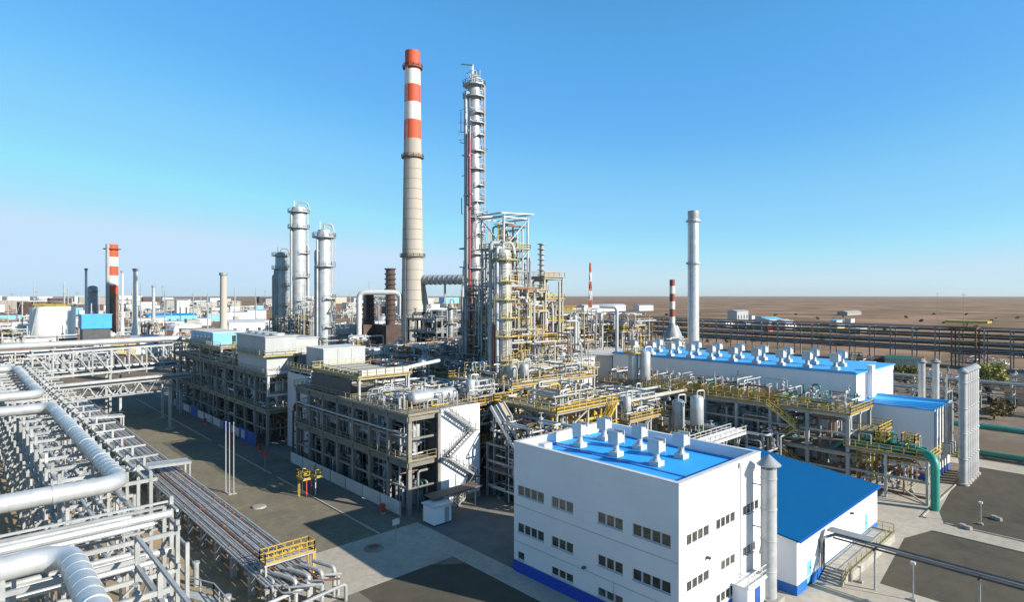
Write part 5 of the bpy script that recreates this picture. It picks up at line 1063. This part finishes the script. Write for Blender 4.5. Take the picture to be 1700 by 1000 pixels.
for y, lab in ((100, 'nearer white crossover walkway spanning the low rack from the gantry'), (148, 'farther white crossover walkway spanning the low rack from the gantry')):
    t = thing('crossover', lab, 'crossover', (20, y, 0))
    for dy in (0, 2.4): ob('beam', MB().bar((13.3, y+dy, 5.2), (27.2, y+dy+1.2, 4.3), 0.25, 0.4), GST, t); ob('leg', MB().bar((27.0, y+dy+1.2, 0), (27.0, y+dy+1.2, 4.1), 0.25), GST, t)
    b = MB(); b._add([(13.3, y+0.14, 5.3), (27.2, y+1.34, 4.4), (27.2, y+3.46, 4.4), (13.3, y+2.26, 5.3), (13.3, y+0.14, 5.38), (27.2, y+1.34, 4.48), (27.2, y+3.46, 4.48), (13.3, y+2.26, 5.38)], [(0,3,2,1),(4,5,6,7),(0,1,5,4),(1,2,6,5),(2,3,7,6),(3,0,4,7)]); ob('walkway', b, GALV, t)
t = thing('service_platform', 'yellow railed service platform across the end of the low pipe rack', 'platform', (24.8, 59.4, 0))
ob('deck', MB().box(22.2, 27.4, 58.6, 60.2, 3.7, 3.85), GST, t)
ob('guard_rail', MB().rail([(22.3, 58.7, 3.85), (27.3, 58.7, 3.85), (27.3, 60.1, 3.85), (22.3, 60.1, 3.85)], t=0.085, step=0.8, closed=True), YEL, t)
for x in (22.4, 27.2):
    for y in (58.8, 60.0): ob('leg', MB().bar((x, y, 0), (x, y, 3.7), 0.18), YEL if x > 23 else GALV, t)
ob('ladder', MB().ladder(27.6, 59.4, 0.1, 3.85, 0.0, 0.25, False), YEL, t)
for k in range(4):
    x = 23.0+k*1.3; pipe([(x, 58.2, 3.1), (x+0.9, 55.4, 3.1), (x+0.9, 55.4, 0.2)], 0.2, GST if k == 3 else JACKET, 'silver pipe turning down into the ground at the end of the low rack', 'pipe ends at the low rack')
for k in range(2): pipe([(19+k, 54.2-k*1.4, 2.2-0.5*k), (28.4, 55.8-k*1.6, 2.2-0.5*k), (28.4, 55.8-k*1.6, 0)], 0.17, GST, 'white cross pipe in front of the low rack end', 'cross pipes at the low rack end')
# second, ground level line between gantry and low rack
for k in range(3): pipe([(15.6+k*0.7, 46, 0.7), (15.6+k*0.7, 190, 0.7)], 0.13, (DULL, JACKET, RUST)[k], 'thin pipe lying near the ground between the gantry and the low rack', 'ground pipes beside the gantry')
for i in range(16):
    y = 50+i*8; t = ob('pipe_sleeper', MB().box(15.1, 17.6, y-0.2, y+0.2, 0, 0.56), CONC, None, 'low concrete sleeper under the ground pipes beside the gantry', 'sleeper', 'sleepers beside the gantry')
for i in range(9):
    y = 58+i*9.5; t = thing('marker_post', 'stout white post with a cap beside the low rack, on the sandy strip', 'post', (18.6, y, 0), 'white posts on the sandy strip')
    ob('shaft', MB().cyl((18.6, y, 0), (18.6, y, 2.3), 0.28, n=12), GST, t); ob('cap', MB().cyl((18.6, y, 2.302), (18.6, y, 2.5), 0.36, n=12), GALV, t)

# ---- pipe bridge over the road
t = thing('pipe_bridge', 'white lattice pipe bridge crossing above the road to the long far frame', 'pipe bridge', (31, 178, 0))
for y in (175.5, 180.5):
    for z in (10.6, 16.2): ob('chord', MB().bar((13, y, z), (45, y, z+0.9), 0.5), GST, t)
    for i in range(9):
        x = 14+i*3.8; ob('web', MB().bar((x, y, 10.8), (x, y, 16.8), 0.32), GST, t)
        if i < 8: ob('web', MB().bar((x, y, 16.6), (x+3.8, y, 11), 0.26), GST, t)
for x in (14, 29, 44): 
    for y in (175.5, 180.5): ob('leg', MB().bar((x, y, 0), (x, y, 10.4), 0.5), GST, t)
for i in range(9): x = 14+i*3.8; ob('cross_beam', MB().bar((x, 175.5, 10.5), (x, 180.5, 10.5), 0.3), GST, t)
pipe([(-70, 176.5, 17.7), (45, 176.5, 18.6)], 0.75, SILVER, 'thick silver pipe lying on top of the white lattice pipe bridge', None, 16)
for k in range(3): pipe([(-40, 178.3+k, 11.4), (46, 178.3+k, 12.2)], 0.3, (SILVER, JACKET, GST)[k], 'pipe running inside the white lattice pipe bridge', 'pipes inside the lattice bridge')
t = thing('lower_bridge', 'lower white truss walkway under the lattice pipe bridge', 'pipe bridge', (31, 169, 0))
for y in (167.8, 170.6):
    ob('chord', MB().bar((14, y, 8.6), (45, y, 9.2), 0.35), GST, t); ob('chord', MB().bar((14, y, 5.9), (42, y, 6.3), 0.3), GST, t)
    for i in range(8): x = 15+i*3.4; ob('web', MB().bar((x, y, 6), (x+1.7, y, 8.8), 0.2), GST, t); ob('web', MB().bar((x+1.7, y, 8.8), (x+3.4, y, 6), 0.2), GST, t)
for x in (15, 30, 43): ob('leg', MB().bar((x, 169.2, 0), (x, 169.2, 5.8), 0.5), STEELG, t)
for k in range(2): pipe([(10, 168.5+k*1.3, 9.3), (45.5, 168.5+k*1.3, 9.9)], 0.32, GST, 'white pipe on top of the lower truss walkway', 'pipes on the lower truss walkway')
for i, (x, y) in enumerate(((36, 150), (38, 165), (33, 186))):
    t = thing('road_post', 'blue-grey support post standing by the far end of the road', 'post', (x, y, 0), 'support posts at the far road'); ob('shaft', MB().bar((x, y, 0.3), (x, y, 9), 0.5), STEELG, t); ob('foot', MB().box(x-0.7, x+0.7, y-0.7, y+0.7, 0, 0.3), CONC, t)

# ---- flagpoles, hydrant platform, hut
for i, (px, py, lab) in enumerate(((375, 818, 'leftmost of three tall slim poles on the roadside gravel'), (381, 821, 'middle of three tall slim poles on the roadside gravel'), (388, 820, 'rightmost of three tall slim poles on the roadside gravel'))):
    x, y = G(px, py); t = thing('slim_pole', lab, 'pole', (x, y, 0), 'slim poles by the road')
    ob('pole', MB().cyl((x, y, 0.12), (x, y, 10.6), 0.09, 0.06, n=10), SILVER, t); ob('base', MB().box(x-0.28, x+0.28, y-0.5, y+0.5, 0, 0.12), CONC, t); ob('finial', MB().lathe(x, y, [(0.05, 10.6), (0.12, 10.66), (0.12, 10.74), (0.02, 10.8)], 8), GALV, t)
x, y = G(513, 822); t = thing('monitor_platform', 'small yellow railed fire monitor platform on red and white legs by the road', 'platform', (x, y, 0))
for sx in (-0.7, 0.7):
    for sy in (-0.7, 0.7): ob('leg', MB().bar((x+sx, y+sy, 0), (x+sx, y+sy, 2.6), 0.12), RED if sx*sy > 0 else WHITE, t)
ob('deck', MB().box(x-1.5, x+1.5, y-1.3, y+1.3, 2.6, 2.75), PALEYEL, t); ob('guard_rail', MB().rail([(x-1.42, y-1.22, 2.75), (x+1.42, y-1.22, 2.75), (x+1.42, y+1.22, 2.75), (x-1.42, y+1.22, 2.75)], t=0.07, step=0.9, closed=True), YEL, t)
ob('monitor', MB().tube([(x, y, 2.75), (x, y, 3.8), (x-1.2, y-0.6, 4.3)], 0.1, 8), PALEYEL, t); ob('ladder', MB().ladder(x-1.55, y, 0.1, 2.7, 0, 0.25, False), YEL, t)
x, y = G(726, 868); t = thing('guard_hut', 'small white hut with a grey flat roof at the foot of the white end wall', 'hut', (x, y, 0))
ob('wall', MB().box(x-1.4, x+1.4, y-1.2, y+1.2, 0.25, 2.5), WALLV, t); ob('roof', MB().box(x-1.6, x+1.6, y-1.4, y+1.4, 2.504, 2.68), WHITE, t); ob('skid', MB().box(x-1.4, x+1.4, y-1.1, y+1.1, 0, 0.248), DARK, t)
ob('door', MB().box(x+0.3, x+1.0, y-1.25, y-1.202, 0.3, 2.2), GALV, t)
t = thing('brown_canopy', 'low brown canopy roof beside the small white hut', 'canopy', (49.5, 65.6, 0)); ob('roof', MB().box(46.6, 55, 64.9, 67.2, 3.0, 3.15), mat('dull_brown_sheet', (0.16, 0.12, 0.10), 0.8), t)
for q in (47, 50.8, 54.6): ob('post', MB().bar((q, 66, 0), (q, 66, 2.99), 0.15), STEELG, t)
ob('barrier', MB().rail([(46.5, 64.2, 0), (46.5, 67.4, 0)], t=0.08), YEL, t)
x, y = G(620, 912); t = thing('manhole', 'round manhole cover on the gravel by the crossing road', 'manhole', (x, y, 0)); ob('rim', MB().lathe(x, y, [(1.2, 0.014), (1.0, 0.22), (0.7, 0.25)], 14), CONCG, t); ob('cover', MB().cyl((x, y, 0.252), (x, y, 0.3), 0.6, n=14), RUST, t)
x, y = G(430, 843); t = thing('manhole', 'pale ring manhole on the gravel near the flagpoles', 'manhole', (x, y, 0)); ob('rim', MB().lathe(x, y, [(1.0, 0.014), (0.9, 0.2), (0.6, 0.22)], 14), CONC, t)
for px, py, lab in ((440, 780, 'slim sign post with red board at the gap between the frames'), (657, 905, 'slim grey post by the crossing road corner')):
    x, y = G(px, py); t = thing('sign_post', lab, 'sign', (x, y, 0)); ob('pole', MB().cyl((x, y, 0), (x, y, 3.2), 0.05, n=8), GALV, t); ob('board', MB().box(x-0.5, x+0.5, y-0.06, y-0.051+0.0, 2.4, 3.1), RED if px < 500 else WHITE, t)

# ================================================================ FAR RIGHT: the long dark rack and the yard before it
t = thing('long_pipe_rack', 'very long dark four-level pipe rack crossing the plain on the right', 'pipe rack', (313, 120, 0)); RX0, RX1 = 309, 317
for i in range(25):
    y = 6+i*8.4
    for x in (RX0, RX1): ob('post', MB().bar((x, y, 0), (x, y, 16), 0.45), DULL, t)
    for z in (6.5, 9.6, 12.6, 15.6): ob('cross_beam', MB().bar((RX0-0.8, y, z), (RX1+0.8, y, z), 0.4), DULL, t)
for z in (6.5, 9.6, 12.6, 15.6): 
    for x in (RX0, RX1): ob('runner', MB().bar((x, -14, z-0.5), (x, 210, z-0.5), 0.4, 0.5), DARK, t)
rg = random.Random(15)
for z in (6.8, 9.9, 12.9, 15.9):
    for k in range(6):
        r = rg.choice((0.25, 0.35, 0.45)); pipe([(RX0+0.8+k*1.25, -14, z+r), (RX0+0.8+k*1.25, 212, z+r)], r, rg.choice((DULL, DARK, RUST, STEELG, DGREEN)), 'dark pipe running along the very long four-level rack on the right', 'pipes along the long dark rack')
for i in range(3):
    y = 52+i*3; x = 306
t = frame('rack_crossing', 'rusty crossing tower with a yellow roof on the very long dark rack', 'tower', 304, 311, 50, 58, [6, 11, 16.5], 2, 2, cs=0.5, cm=RUST, bm=RUST, bd=0.5, dm=DECK); ob('roof', MB().box(303, 312, 46, 60, 18.5, 19.4), YEL, t)
for x in (304, 311): ob('roof_post', MB().bar((x, 54, 16.6), (x, 54, 18.49), 0.4), YEL, t)
# sheds and trusses between
for i, (px, d, w, l, h, m_, lab) in enumerate(((1500, 250, 7, 12, 3.5, DGREEN, 'small green roofed shed before the very long dark rack'), (1524, 246, 4, 4, 3.6, CREAM, 'small cream hut beside the green shed'), (1470, 255, 5, 8, 3, BROWN, 'small dark red shed left of the green shed'), (1690, 165, 6, 5, 3.4, CREAM, 'cream hut at the right edge beyond the trees'), (1440, 235, 9, 5, 3, WHITE, 'low white shed before the very long dark rack'))):
    x, y = Q(px, d); t = thing('shed', lab, 'shed', (x, y, 0)); ob('wall', MB().box(x-w/2, x+w/2, y-l/2, y+l/2, 0, h), CREAM if m_ is DGREEN else m_, t)
    b = MB(); b._add([(x-w/2-0.3, y-l/2-0.3, h), (x+w/2+0.3, y-l/2-0.3, h), (x, y-l/2-0.3, h+1.2), (x-w/2-0.3, y+l/2+0.3, h), (x+w/2+0.3, y+l/2+0.3, h), (x, y+l/2+0.3, h+1.2)], [(0,1,2), (5,4,3), (0,2,5,3), (2,1,4,5), (0,3,4,1)]); ob('roof', b, m_ if m_ is not CREAM else RUST, t); ob('door', MB().box(x-0.6, x+0.6, y-l/2-0.06, y-l/2-0.01, 0.05, 2.2), DULL, t)
gantry('low white pipe gantry right of the olive tree', 'y', -10, 60, 196, 201, [4.6, 7], 7, 2, m=CREAM, stub=0.4, ps=0.4, edge_rail=False)
gantry('grey pipe gantry behind the capped stacks', 'y', 34, 88, 172, 178, [4.5, 7], 6.5, 2, m=STEELG, stub=0.3, ps=0.4, edge_rail=False)
for k in range(4): pipe([(197+k, -10, 7.3), (197+k, 60, 7.3)], 0.28, (GALV, DULL, JACKET, RUST)[k], 'pipe along the low white gantry right of the olive tree', 'pipes on the gantry beyond the trees')
for k in range(4): pipe([(173+k*1.2, 34, 7.3), (173+k*1.2, 88, 7.3)], 0.3, (JACKET, DULL, RUST, GALV)[k], 'pipe along the grey gantry behind the capped stacks', 'pipes on the grey gantry behind the stacks')
t = thing('green_gantry', 'green low pipe trestle along the right edge behind the silver ducts', 'pipe gantry', (144, 10, 0))
for y in (-24, -8, 8, 24, 38): 
    for x in (143, 146): ob('post', MB().bar((x, y, 0), (x, y, 4.4), 0.35), STEELG, t)
    ob('cross_beam', MB().bar((142.4, y, 4.3), (146.6, y, 4.3), 0.3), STEELG, t)
for k in range(3): pipe([(143.2+k*1.3, -30, 4.85), (143.2+k*1.3, 44, 4.85)], 0.4, (DGREEN, GREEN, DULL)[k], ['front dark green', 'middle bright green', 'rear grey'][k]+' pipe along the green trestle at the right edge', 'pipes on the green trestle')
pipe([(139, -30, 0.9), (139, 30, 0.9)], 0.5, DGREEN, 'thick dark green pipe lying on the ground before the green trestle', None, 12)
for i in range(5):
    y = -22+i*11; ob('pipe_sleeper', MB().box(138.2, 139.8, y-0.3, y+0.3, 0, 0.4), CONC, None, 'concrete sleeper under the thick dark green ground pipe', 'sleeper', 'sleepers under the dark green pipe')

# ---- trees and shrubs
def tree(lab, x, y, h, w, m, seed, name='tree', cat='tree', n=2200, group=None, leaf=0.38):
    g_ = random.Random(seed); t = thing(name, lab, cat, (x, y, 0), group); b = MB()
    b.tube([(x, y, -0.1), (x+0.1, y, h*0.25), (x-0.1, y+0.1, h*0.6)], w*0.03+0.05, 8)
    cl = []
    for i in range(16):
        a = g_.uniform(0, 6.28); rr = w*0.5*math.sqrt(g_.random())*0.85; z = h*g_.uniform(0.3, 0.9); rr *= (1.1-abs(z/h-0.5))
        c = (x+rr*math.cos(a), y+rr*math.sin(a), z); cl.append((c, w*g_.uniform(0.12, 0.22))); b.tube([(x, y, h*0.2), ((x+c[0])/2, (y+c[1])/2, z*0.75), c], w*0.012+0.02, 5)
    ob('trunk', b, BARK, t); f = MB()
    for i in range(n):
        c, r = g_.choice(cl); v = Vector((g_.gauss(0, 1), g_.gauss(0, 1), g_.gauss(0, 1))).normalized()*r*g_.random()**0.4
        p = Vector(c)+Vector((v.x, v.y, v.z*0.8)); s = leaf*g_.uniform(0.5, 1.2)
        u = Vector((g_.gauss(0, 1), g_.gauss(0, 1), g_.gauss(0, 1))).normalized()*s; q = u.orthogonal().normalized()*s*0.6
        f._add([p-u, p+q, p+u, p-q], [(0, 1, 2, 3)])
    ob('crown', f, m, t); return t
for i, (px, py, h, w, lab, m_) in enumerate(((1641, 668, 11.5, 9.5, 'round olive-leaved tree right of the silver ducts', LEAF), (1502, 640, 6.5, 9, 'low spreading olive tree behind the long white building', LEAF), (1650, 697, 3.6, 5, 'russet shrub below the round olive tree', LEAFB), (1668, 690, 3.0, 4, 'dry brown shrub right of the russet shrub', LEAFB), (1620, 580, 5, 7, 'green bush at the foot of the very long dark rack', LEAF), (1360, 566, 5, 8, 'bush left at the foot of the very long dark rack', LEAF))):
    x, y = G(px, py); tree(lab, x, y, h, w, m_, i, 'tree' if h > 6 else 'shrub', 'tree' if h > 6 else 'shrub', 2600 if h > 6 else 900)
g_ = random.Random(77)
p0 = tree('small dry shrub scattered on the steppe beyond the plant', *Q(1250, 380), 2.2, 3.2, LEAFB, 44, 'shrub', 'shrub', 260, 'scattered steppe shrubs', 0.6)
for i in range(46):
    px = g_.uniform(1090, 1700); d = g_.uniform(330, 900); x, y = Q(px, d)
    if abs(x-313) < 14: continue
    dup(p0, (x, y, 0), None, g_.uniform(0, 6), g_.uniform(0.6, 1.5))
g_ = random.Random(78)
for i in range(24):
    px = g_.uniform(1440, 1700); d = g_.uniform(150, 230); x, y = Q(px, d)
    dup(p0, (x, y, 0), 'low dry shrub in the yard between the white buildings and the long rack', g_.uniform(0, 6), g_.uniform(0.4, 0.9))['group'] = 'yard shrubs before the long rack'

TANKW = mat('white_tank_paint', (0.82, 0.81, 0.78), 0.5, 0, 0.04, 0.1, streak=True)
# ================================================================ FAR BACKGROUND
g_ = random.Random(3)
def far_tank(px, d, r, h, lab, m=WHITE, roof=None, group=None):
    x, y = Q(px, d); t = thing('storage_tank', lab, 'tank', (x, y, 0), group)
    ob('shell', MB().cyl((x, y, 0), (x, y, h), r, n=32), m, t); ob('roof', MB().lathe(x, y, [(r*1.01, h+0.004), (r*1.01, h+0.3), (r*0.5, h+r*0.1), (0.1, h+r*0.13)], 32), roof or m, t)
    ob('guard_rail', MB().rail([(x+r*math.cos(R(a)), y+r*math.sin(R(a)), h+0.3) for a in range(0, 360, 30)], t=0.14, step=4, closed=True), YEL if roof else GALV, t)
    ob('stair', MB().bar((x-r-0.4, y-r*0.2, 0), (x-r*0.7, y-r*0.8, h), 0.8, 0.3), GALV, t); return t
far_tank(88, 340, 10.5, 23.5, 'big white tank with yellow roof rail on the far left', TANKW, PALEYEL)
far_tank(60, 372, 9, 11, 'pale grey tank left of the big white tank', BOXW)
far_tank(305, 420, 11, 9, 'flat white tank between the far striped chimney and the pale chimney', TANKW)
for i, px in enumerate((44, 70, 96)): far_tank(px, 900, 11, 19, ['left', 'middle', 'right'][i]+' of three dark tanks on the far left horizon', BROWN, None, 'dark tanks on the horizon')
x, y = Q(158, 290); t = thing('blue_housing', 'bright blue boxy housing at the foot of the far striped chimney', 'housing', (x, y, 0)); ob('wall', MB().box(x-6, x+6, y-5, y+5, 14, 20.5), SKYB, t); ob('roof', MB().box(x-6.2, x+6.2, y-5.2, y+5.2, 20.504, 20.8), LBLUE, t); ob('base', MB().box(x-5.5, x+5.5, y-4.5, y+4.5, 0, 13.99), DARK, t)
spec = [ # px, depth, w, l, h, material, roof, label
 (302, 640, 12, 10, 24, WHITE, GALV, 'tall white block on the left horizon'), (285, 560, 40, 14, 11, LBLUE, SKYB, 'long pale blue shed on the left horizon'), (265, 420, 18, 10, 9, CREAM, RUST, 'cream shed right of the far striped chimney'),
 (405, 380, 22, 12, 13, WHITE, WHITE, 'white flat block right of the pale chimney'), (350, 350, 16, 9, 7, BOXW, GALV, 'grey shed left of the pale chimney'), (430, 330, 24, 12, 9, WHITE, STEELG, 'low white workshop left of the silver columns'),
 (330, 300, 20, 10, 7, DGREEN, DGREEN, 'green roofed shed behind the blue cabin'), (240, 310, 16, 10, 8, WHITE, GALV, 'white shed behind the lattice bridge'), (200, 300, 12, 8, 7, PALEYEL, RUST, 'sandy shed behind the lattice bridge'),
 (1275, 520, 26, 14, 9, WHITE, LBLUE, 'white hall with pale blue roof on the steppe'), (1300, 512, 14, 10, 8, WHITE, WHITE, 'small white arched hall on the steppe, rightmost of the cluster'), (1238, 540, 22, 10, 6, BOXW, GALV, 'low grey shed left of the white hall on the steppe'), (1206, 560, 18, 8, 6, WHITE, GALV, 'low white shed at the left of the steppe cluster'), (1275, 470, 6, 5, 6, CHRED, RUST, 'small orange box before the white hall on the steppe'),
 (1225, 600, 24, 10, 14, GALV, GALV, 'grey shed behind the steppe cluster'), (1410, 900, 60, 14, 5, CONC, CONC, 'long low concrete shed far out on the steppe'), (1000, 1100, 120, 16, 11, WHITE, WHITE, 'long white hall far out behind the red and white mast'), (1068, 1150, 46, 14, 10, WHITE, GALV, 'white sheds far out right of the red and white mast'),
 (1075, 160, 7, 6, 9, CREAM, RUST, 'cream block beside the long white building'), (620, 330, 22, 12, 9, BOXW, GALV, 'grey hall behind the brown furnace stacks'), (735, 330, 30, 12, 13, CREAM, GALV, 'cream hall seen under the ribbed flue duct'), (30, 520, 60, 14, 7, CREAM, RUST, 'long cream shed on the far left'), (140, 620, 50, 12, 8, BOXW, RUST, 'long grey shed far left behind the grey column'), (575, 300, 14, 10, 10, CONC, GALV, 'concrete box behind the lone silver column')]
for px, d, w, l, h, m_, rm_, lab in spec:
    x, y = Q(px, d); t = thing('far_building', lab, 'building', (x, y, 0)); ob('wall', MB().box(x-w/2, x+w/2, y-l/2, y+l/2, 0, h), m_, t)
    b = MB(); b._add([(x-w/2-0.4, y-l/2-0.4, h+0.004), (x+w/2+0.4, y-l/2-0.4, h+0.004), (x+w/2+0.4, y+l/2+0.4, h+0.004), (x-w/2-0.4, y+l/2+0.4, h+0.004), (x-w/2-0.4, y, h+l*0.14), (x+w/2+0.4, y, h+l*0.14)], [(0, 1, 5, 4), (2, 3, 4, 5), (0, 4, 3), (1, 2, 5), (0, 3, 2, 1)]); ob('roof', b, rm_, t)
    for k in range(max(2, int(w/6))): xx = x-w/2+(k+0.5)*w/max(2, int(w/6)); ob('window', MB().box(xx-0.9, xx+0.9, y-l/2-0.08, y-l/2-0.02, h*0.45, h*0.72), GLASS, t)
# racks and plant units across the far left plain
for i, (px0, d0, L, lab) in enumerate(((60, 225, 60, 'brown pipe gantry on the left edge behind the looped pipes'), (70, 262, 80, 'second brown pipe gantry on the left edge, before the big white tank'), (60, 305, 90, 'third brown pipe gantry just before the big white tank'))):
    x, y = Q(px0, d0); gantry(lab, 'x', x-L*0.6, x+L*0.4, y, y+6, [5, 8.5], 9, 2, m=(GALV, RUST, CREAM)[i], stub=0.3, ps=0.45, edge_rail=False)
    for k in range(5): pipe([(x-L*0.62, y+0.6+k*1.2, 8.9), (x+L*0.42, y+0.6+k*1.2, 8.9)], 0.35, (SILVER, JACKET, GALV, WHITE, RUST)[(k+i) % 5], 'pipe along the brown gantries on the far left', 'pipes on the far left gantries')
units = []
for i in range(15):
    px = (20, 110, 185, 250, 300, 340, 400, 455, 520, 590, 640, 700, 750, 960, 1050)[i]; d = (300, 400, 300, 330, 250, 265, 250, 240, 260, 215, 200, 180, 190, 220, 215)[i]
    x, y = Q(px, d); w = g_.uniform(7, 11); h = g_.uniform(8, 14)
    near = ('big white tank', 'grey column left of the striped chimney', 'foot of the striped chimney', 'slim cream chimney', 'green roofed shed', 'blue cabin', 'pale chimney', 'shortest silver column', 'lone silver column', 'white bent pipe', 'brown furnace stacks', 'foot of the tall chimney', 'dark boxy furnace', 'rightmost terrace tower', 'striped heater stack')[i]
    frame('plant_unit', 'distant open steel plant unit near the '+near, 'process structure', x-w/2, x+w/2, y-w/2, y+w/2, [h*0.5, h], 2, 2, cs=0.5, cm=(CREAM, GALV, RUST, STEELG)[i % 4], bm=(CREAM, GALV, PALEYEL)[i % 3], bd=0.6, dm=DECK, rails='ws', rm=PALEYEL, rt=0.14)
    vessel_h('silver drum on the distant plant unit near the '+near, x, y, h+0.12, 1.3, w*0.7, 'x' if i % 2 else 'y', (SILVER, JACKET, WHITE)[i % 3])
    vessel_v('upright vessel in the distant plant unit near the '+near, x-w*0.2, y-w*0.2, 0.02, 1.2, h*0.85, (JACKET, SILVER)[i % 2])
    tangle(26, x-w/2-3, x+w/2+3, y-w/2-3, y+w/2, 1, h+3, (SILVER, WHITE, RUST, JACKET), 300+i, (0.12, 0.4))
# the crowded plain on the left: low racks, pipe tangles, small tanks and huts out to the horizon
for i in range(90):
    px = g_.uniform(-30, 740); d = 215*(8**g_.random()); x, y = Q(px, d); f_ = max(1, (d/350)**0.7); w = g_.uniform(6, 16)*f_
    tangle(13, x-w, x+w, y-w, y+w, 0.2, g_.uniform(4, 9)*f_, (SILVER, JACKET, WHITE, GALV, CREAM, RUST, DULL), 1000+i, (0.16*f_, 0.5*f_), 0.6)
for i in range(20):
    px = g_.uniform(-20, 690); d = g_.uniform(330, 800); x, y = Q(px, d); r = g_.uniform(3, 8); h = g_.uniform(5, 10)
    t = thing('small_tank', 'small pale tank among the far plant yards on the left', 'tank', (x, y, 0), 'small tanks in the far left yards'); m_ = g_.choice((WHITE, BOXW, GALV, CREAM, RUST))
    ob('shell', MB().cyl((x, y, 0), (x, y, h), r, n=20), m_, t); ob('roof', MB().lathe(x, y, [(r*1.01, h+0.004), (r*1.01, h+0.2), (0.1, h+r*0.2)], 20), m_, t)
for i in range(150):
    px = g_.uniform(-20, 760); d = 260*(9.5**g_.random()); x, y = Q(px, d); f_ = (d/300)**0.75; w = g_.uniform(5, 17)*f_; l = g_.uniform(4, 8)*f_; h = g_.uniform(3.5, 9)*f_**0.8
    t = thing('plant_hut', 'small flat hut among the far plant yards on the left', 'hut', (x, y, 0), 'huts in the far left yards'); ob('wall', MB().box(x-w/2, x+w/2, y-l/2, y+l/2, 0, h), g_.choice((WHITE, CREAM, BOXW, CONC, LBLUE, BROWN, WHITE)), t)
    ob('roof', MB().box(x-w/2-0.3, x+w/2+0.3, y-l/2-0.3, y+l/2+0.3, h+0.004, h+0.35), g_.choice((GALV, RUST, WHITE, SKYB, DULL)), t); ob('door', MB().box(x-0.8, x+0.8, y-l/2-0.06, y-l/2-0.01, 0, 2.4), DULL, t)
for i in range(40):
    px = g_.uniform(-10, 470) if i < 30 else g_.uniform(560, 760); d = g_.uniform(300, 700); x, y = Q(px, d); h = 22+d*g_.uniform(0.0, 0.045)
    t = thing('thin_vent', 'thin vent pole rising from the far plant yards on the left', 'vent', (x, y, 0), 'thin vents in the far left yards'); ob('pipe', MB().cyl((x, y, 0), (x, y, h), 0.45, 0.3, n=8), g_.choice((GALV, CREAM, STEELG)), t); ob('collar', MB().cyl((x, y, h*0.8), (x, y, h*0.8+0.5), 0.8, n=8), STEELG, t)
for i in range(34):
    px = g_.uniform(1090, 1720); d = g_.uniform(150, 300); x, y = Q(px, d)
    if y > 30 and x < 142: continue
    if abs(x-313) < 9: continue
    w = g_.uniform(3, 8); tangle(9, x-w, x+w, y-w, y+w, 0.2, g_.uniform(1.5, 4), (DULL, GALV, RUST, CREAM, JACKET, WHITE), 1100+i, (0.1, 0.28), 0.7)
for i in range(14):
    px = g_.uniform(1180, 1460); d = g_.uniform(430, 900); x, y = Q(px, d); w = g_.uniform(6, 18)
    t = thing('steppe_hut', 'tiny pale hut in the settlement out on the steppe', 'hut', (x, y, 0), 'tiny huts on the steppe'); ob('wall', MB().box(x-w/2, x+w/2, y-3, y+3, 0, 4), g_.choice((WHITE, CREAM, BOXW, BROWN)), t); ob('roof', MB().box(x-w/2-0.3, x+w/2+0.3, y-3.3, y+3.3, 4.004, 4.5), g_.choice((GALV, RUST, LBLUE)), t)
# clutter between the frames: middle yards
for i in range(26):
    px = g_.uniform(330, 760); d = g_.uniform(190, 330); x, y = Q(px, d); k = i % 3
    if k == 0: far = vessel_h('stray horizontal vessel in the yards behind the two big frames', x, y, g_.uniform(0.02, 5), g_.uniform(1, 1.6), g_.uniform(6, 10), g_.choice('xy'), g_.choice((SILVER, WHITE, JACKET, RUST)), 'vessels in the yards behind the frames')
    elif k == 1: vessel_v('stray upright vessel in the yards behind the two big frames', x, y, 0.02, g_.uniform(1, 1.8), g_.uniform(7, 16), g_.choice((SILVER, WHITE, JACKET, DULL)), 'upright vessels in the yards behind the frames')
    else:
        t = thing('equipment_box', 'small equipment box in the yards behind the two big frames', 'box', (x, y, 0), 'equipment boxes in the yards'); w = g_.uniform(2, 5); h = g_.uniform(3, 8)
        ob('wall', MB().box(x-w, x+w, y-w*0.6, y+w*0.6, 0, h), g_.choice((BOXW, CREAM, WHITE, LBLUE, CONC)), t); ob('roof', MB().box(x-w-0.2, x+w+0.2, y-w*0.6-0.2, y+w*0.6+0.2, h+0.004, h+0.25), g_.choice((GALV, RUST, WHITE)), t)
# thin far poles on the horizon
for i in range(9):
    px = (20, 60, 105, 128, 270, 320, 440, 1556, 1600)[i]; d = g_.uniform(500, 800); x, y = Q(px, d); h = 30+d*(g_.uniform(0, 0.018))
    t = thing('power_pole', 'thin power pole standing on the horizon', 'pole', (x, y, 0), 'power poles on the horizon'); ob('shaft', MB().cyl((x, y, 0), (x, y, h), 0.25, 0.15, n=6), DULL, t); ob('crossarm', MB().bar((x-1.6, y+1.6, h-1.5), (x+1.6, y-1.6, h-1.5), 0.25), DULL, t)

PW.m = 0; t = ob('pipework', PW, PW_MATS, None, 'mass of small pipes and valves tangled through all the process units', 'pipework', None, 'stuff')
# ---- air
if HAZE:
    hz = MB(); hz.box(-14200, 14200, -14200, 14200, -1.0, 131.0)
    vm = bpy.data.materials.new('haze'); vm.use_nodes = True; nt = vm.node_tree; nt.nodes.clear()
    out = nt.nodes.new('ShaderNodeOutputMaterial'); pv = nt.nodes.new('ShaderNodeVolumePrincipled')
    pv.inputs['Color'].default_value = (0.92, 0.95, 1.0, 1); pv.inputs['Density'].default_value = HAZE; pv.inputs['Anisotropy'].default_value = 0.2
    nt.links.new(pv.outputs[0], out.inputs['Volume']); o = ob('haze', hz, vm); o['kind'] = 'stuff'
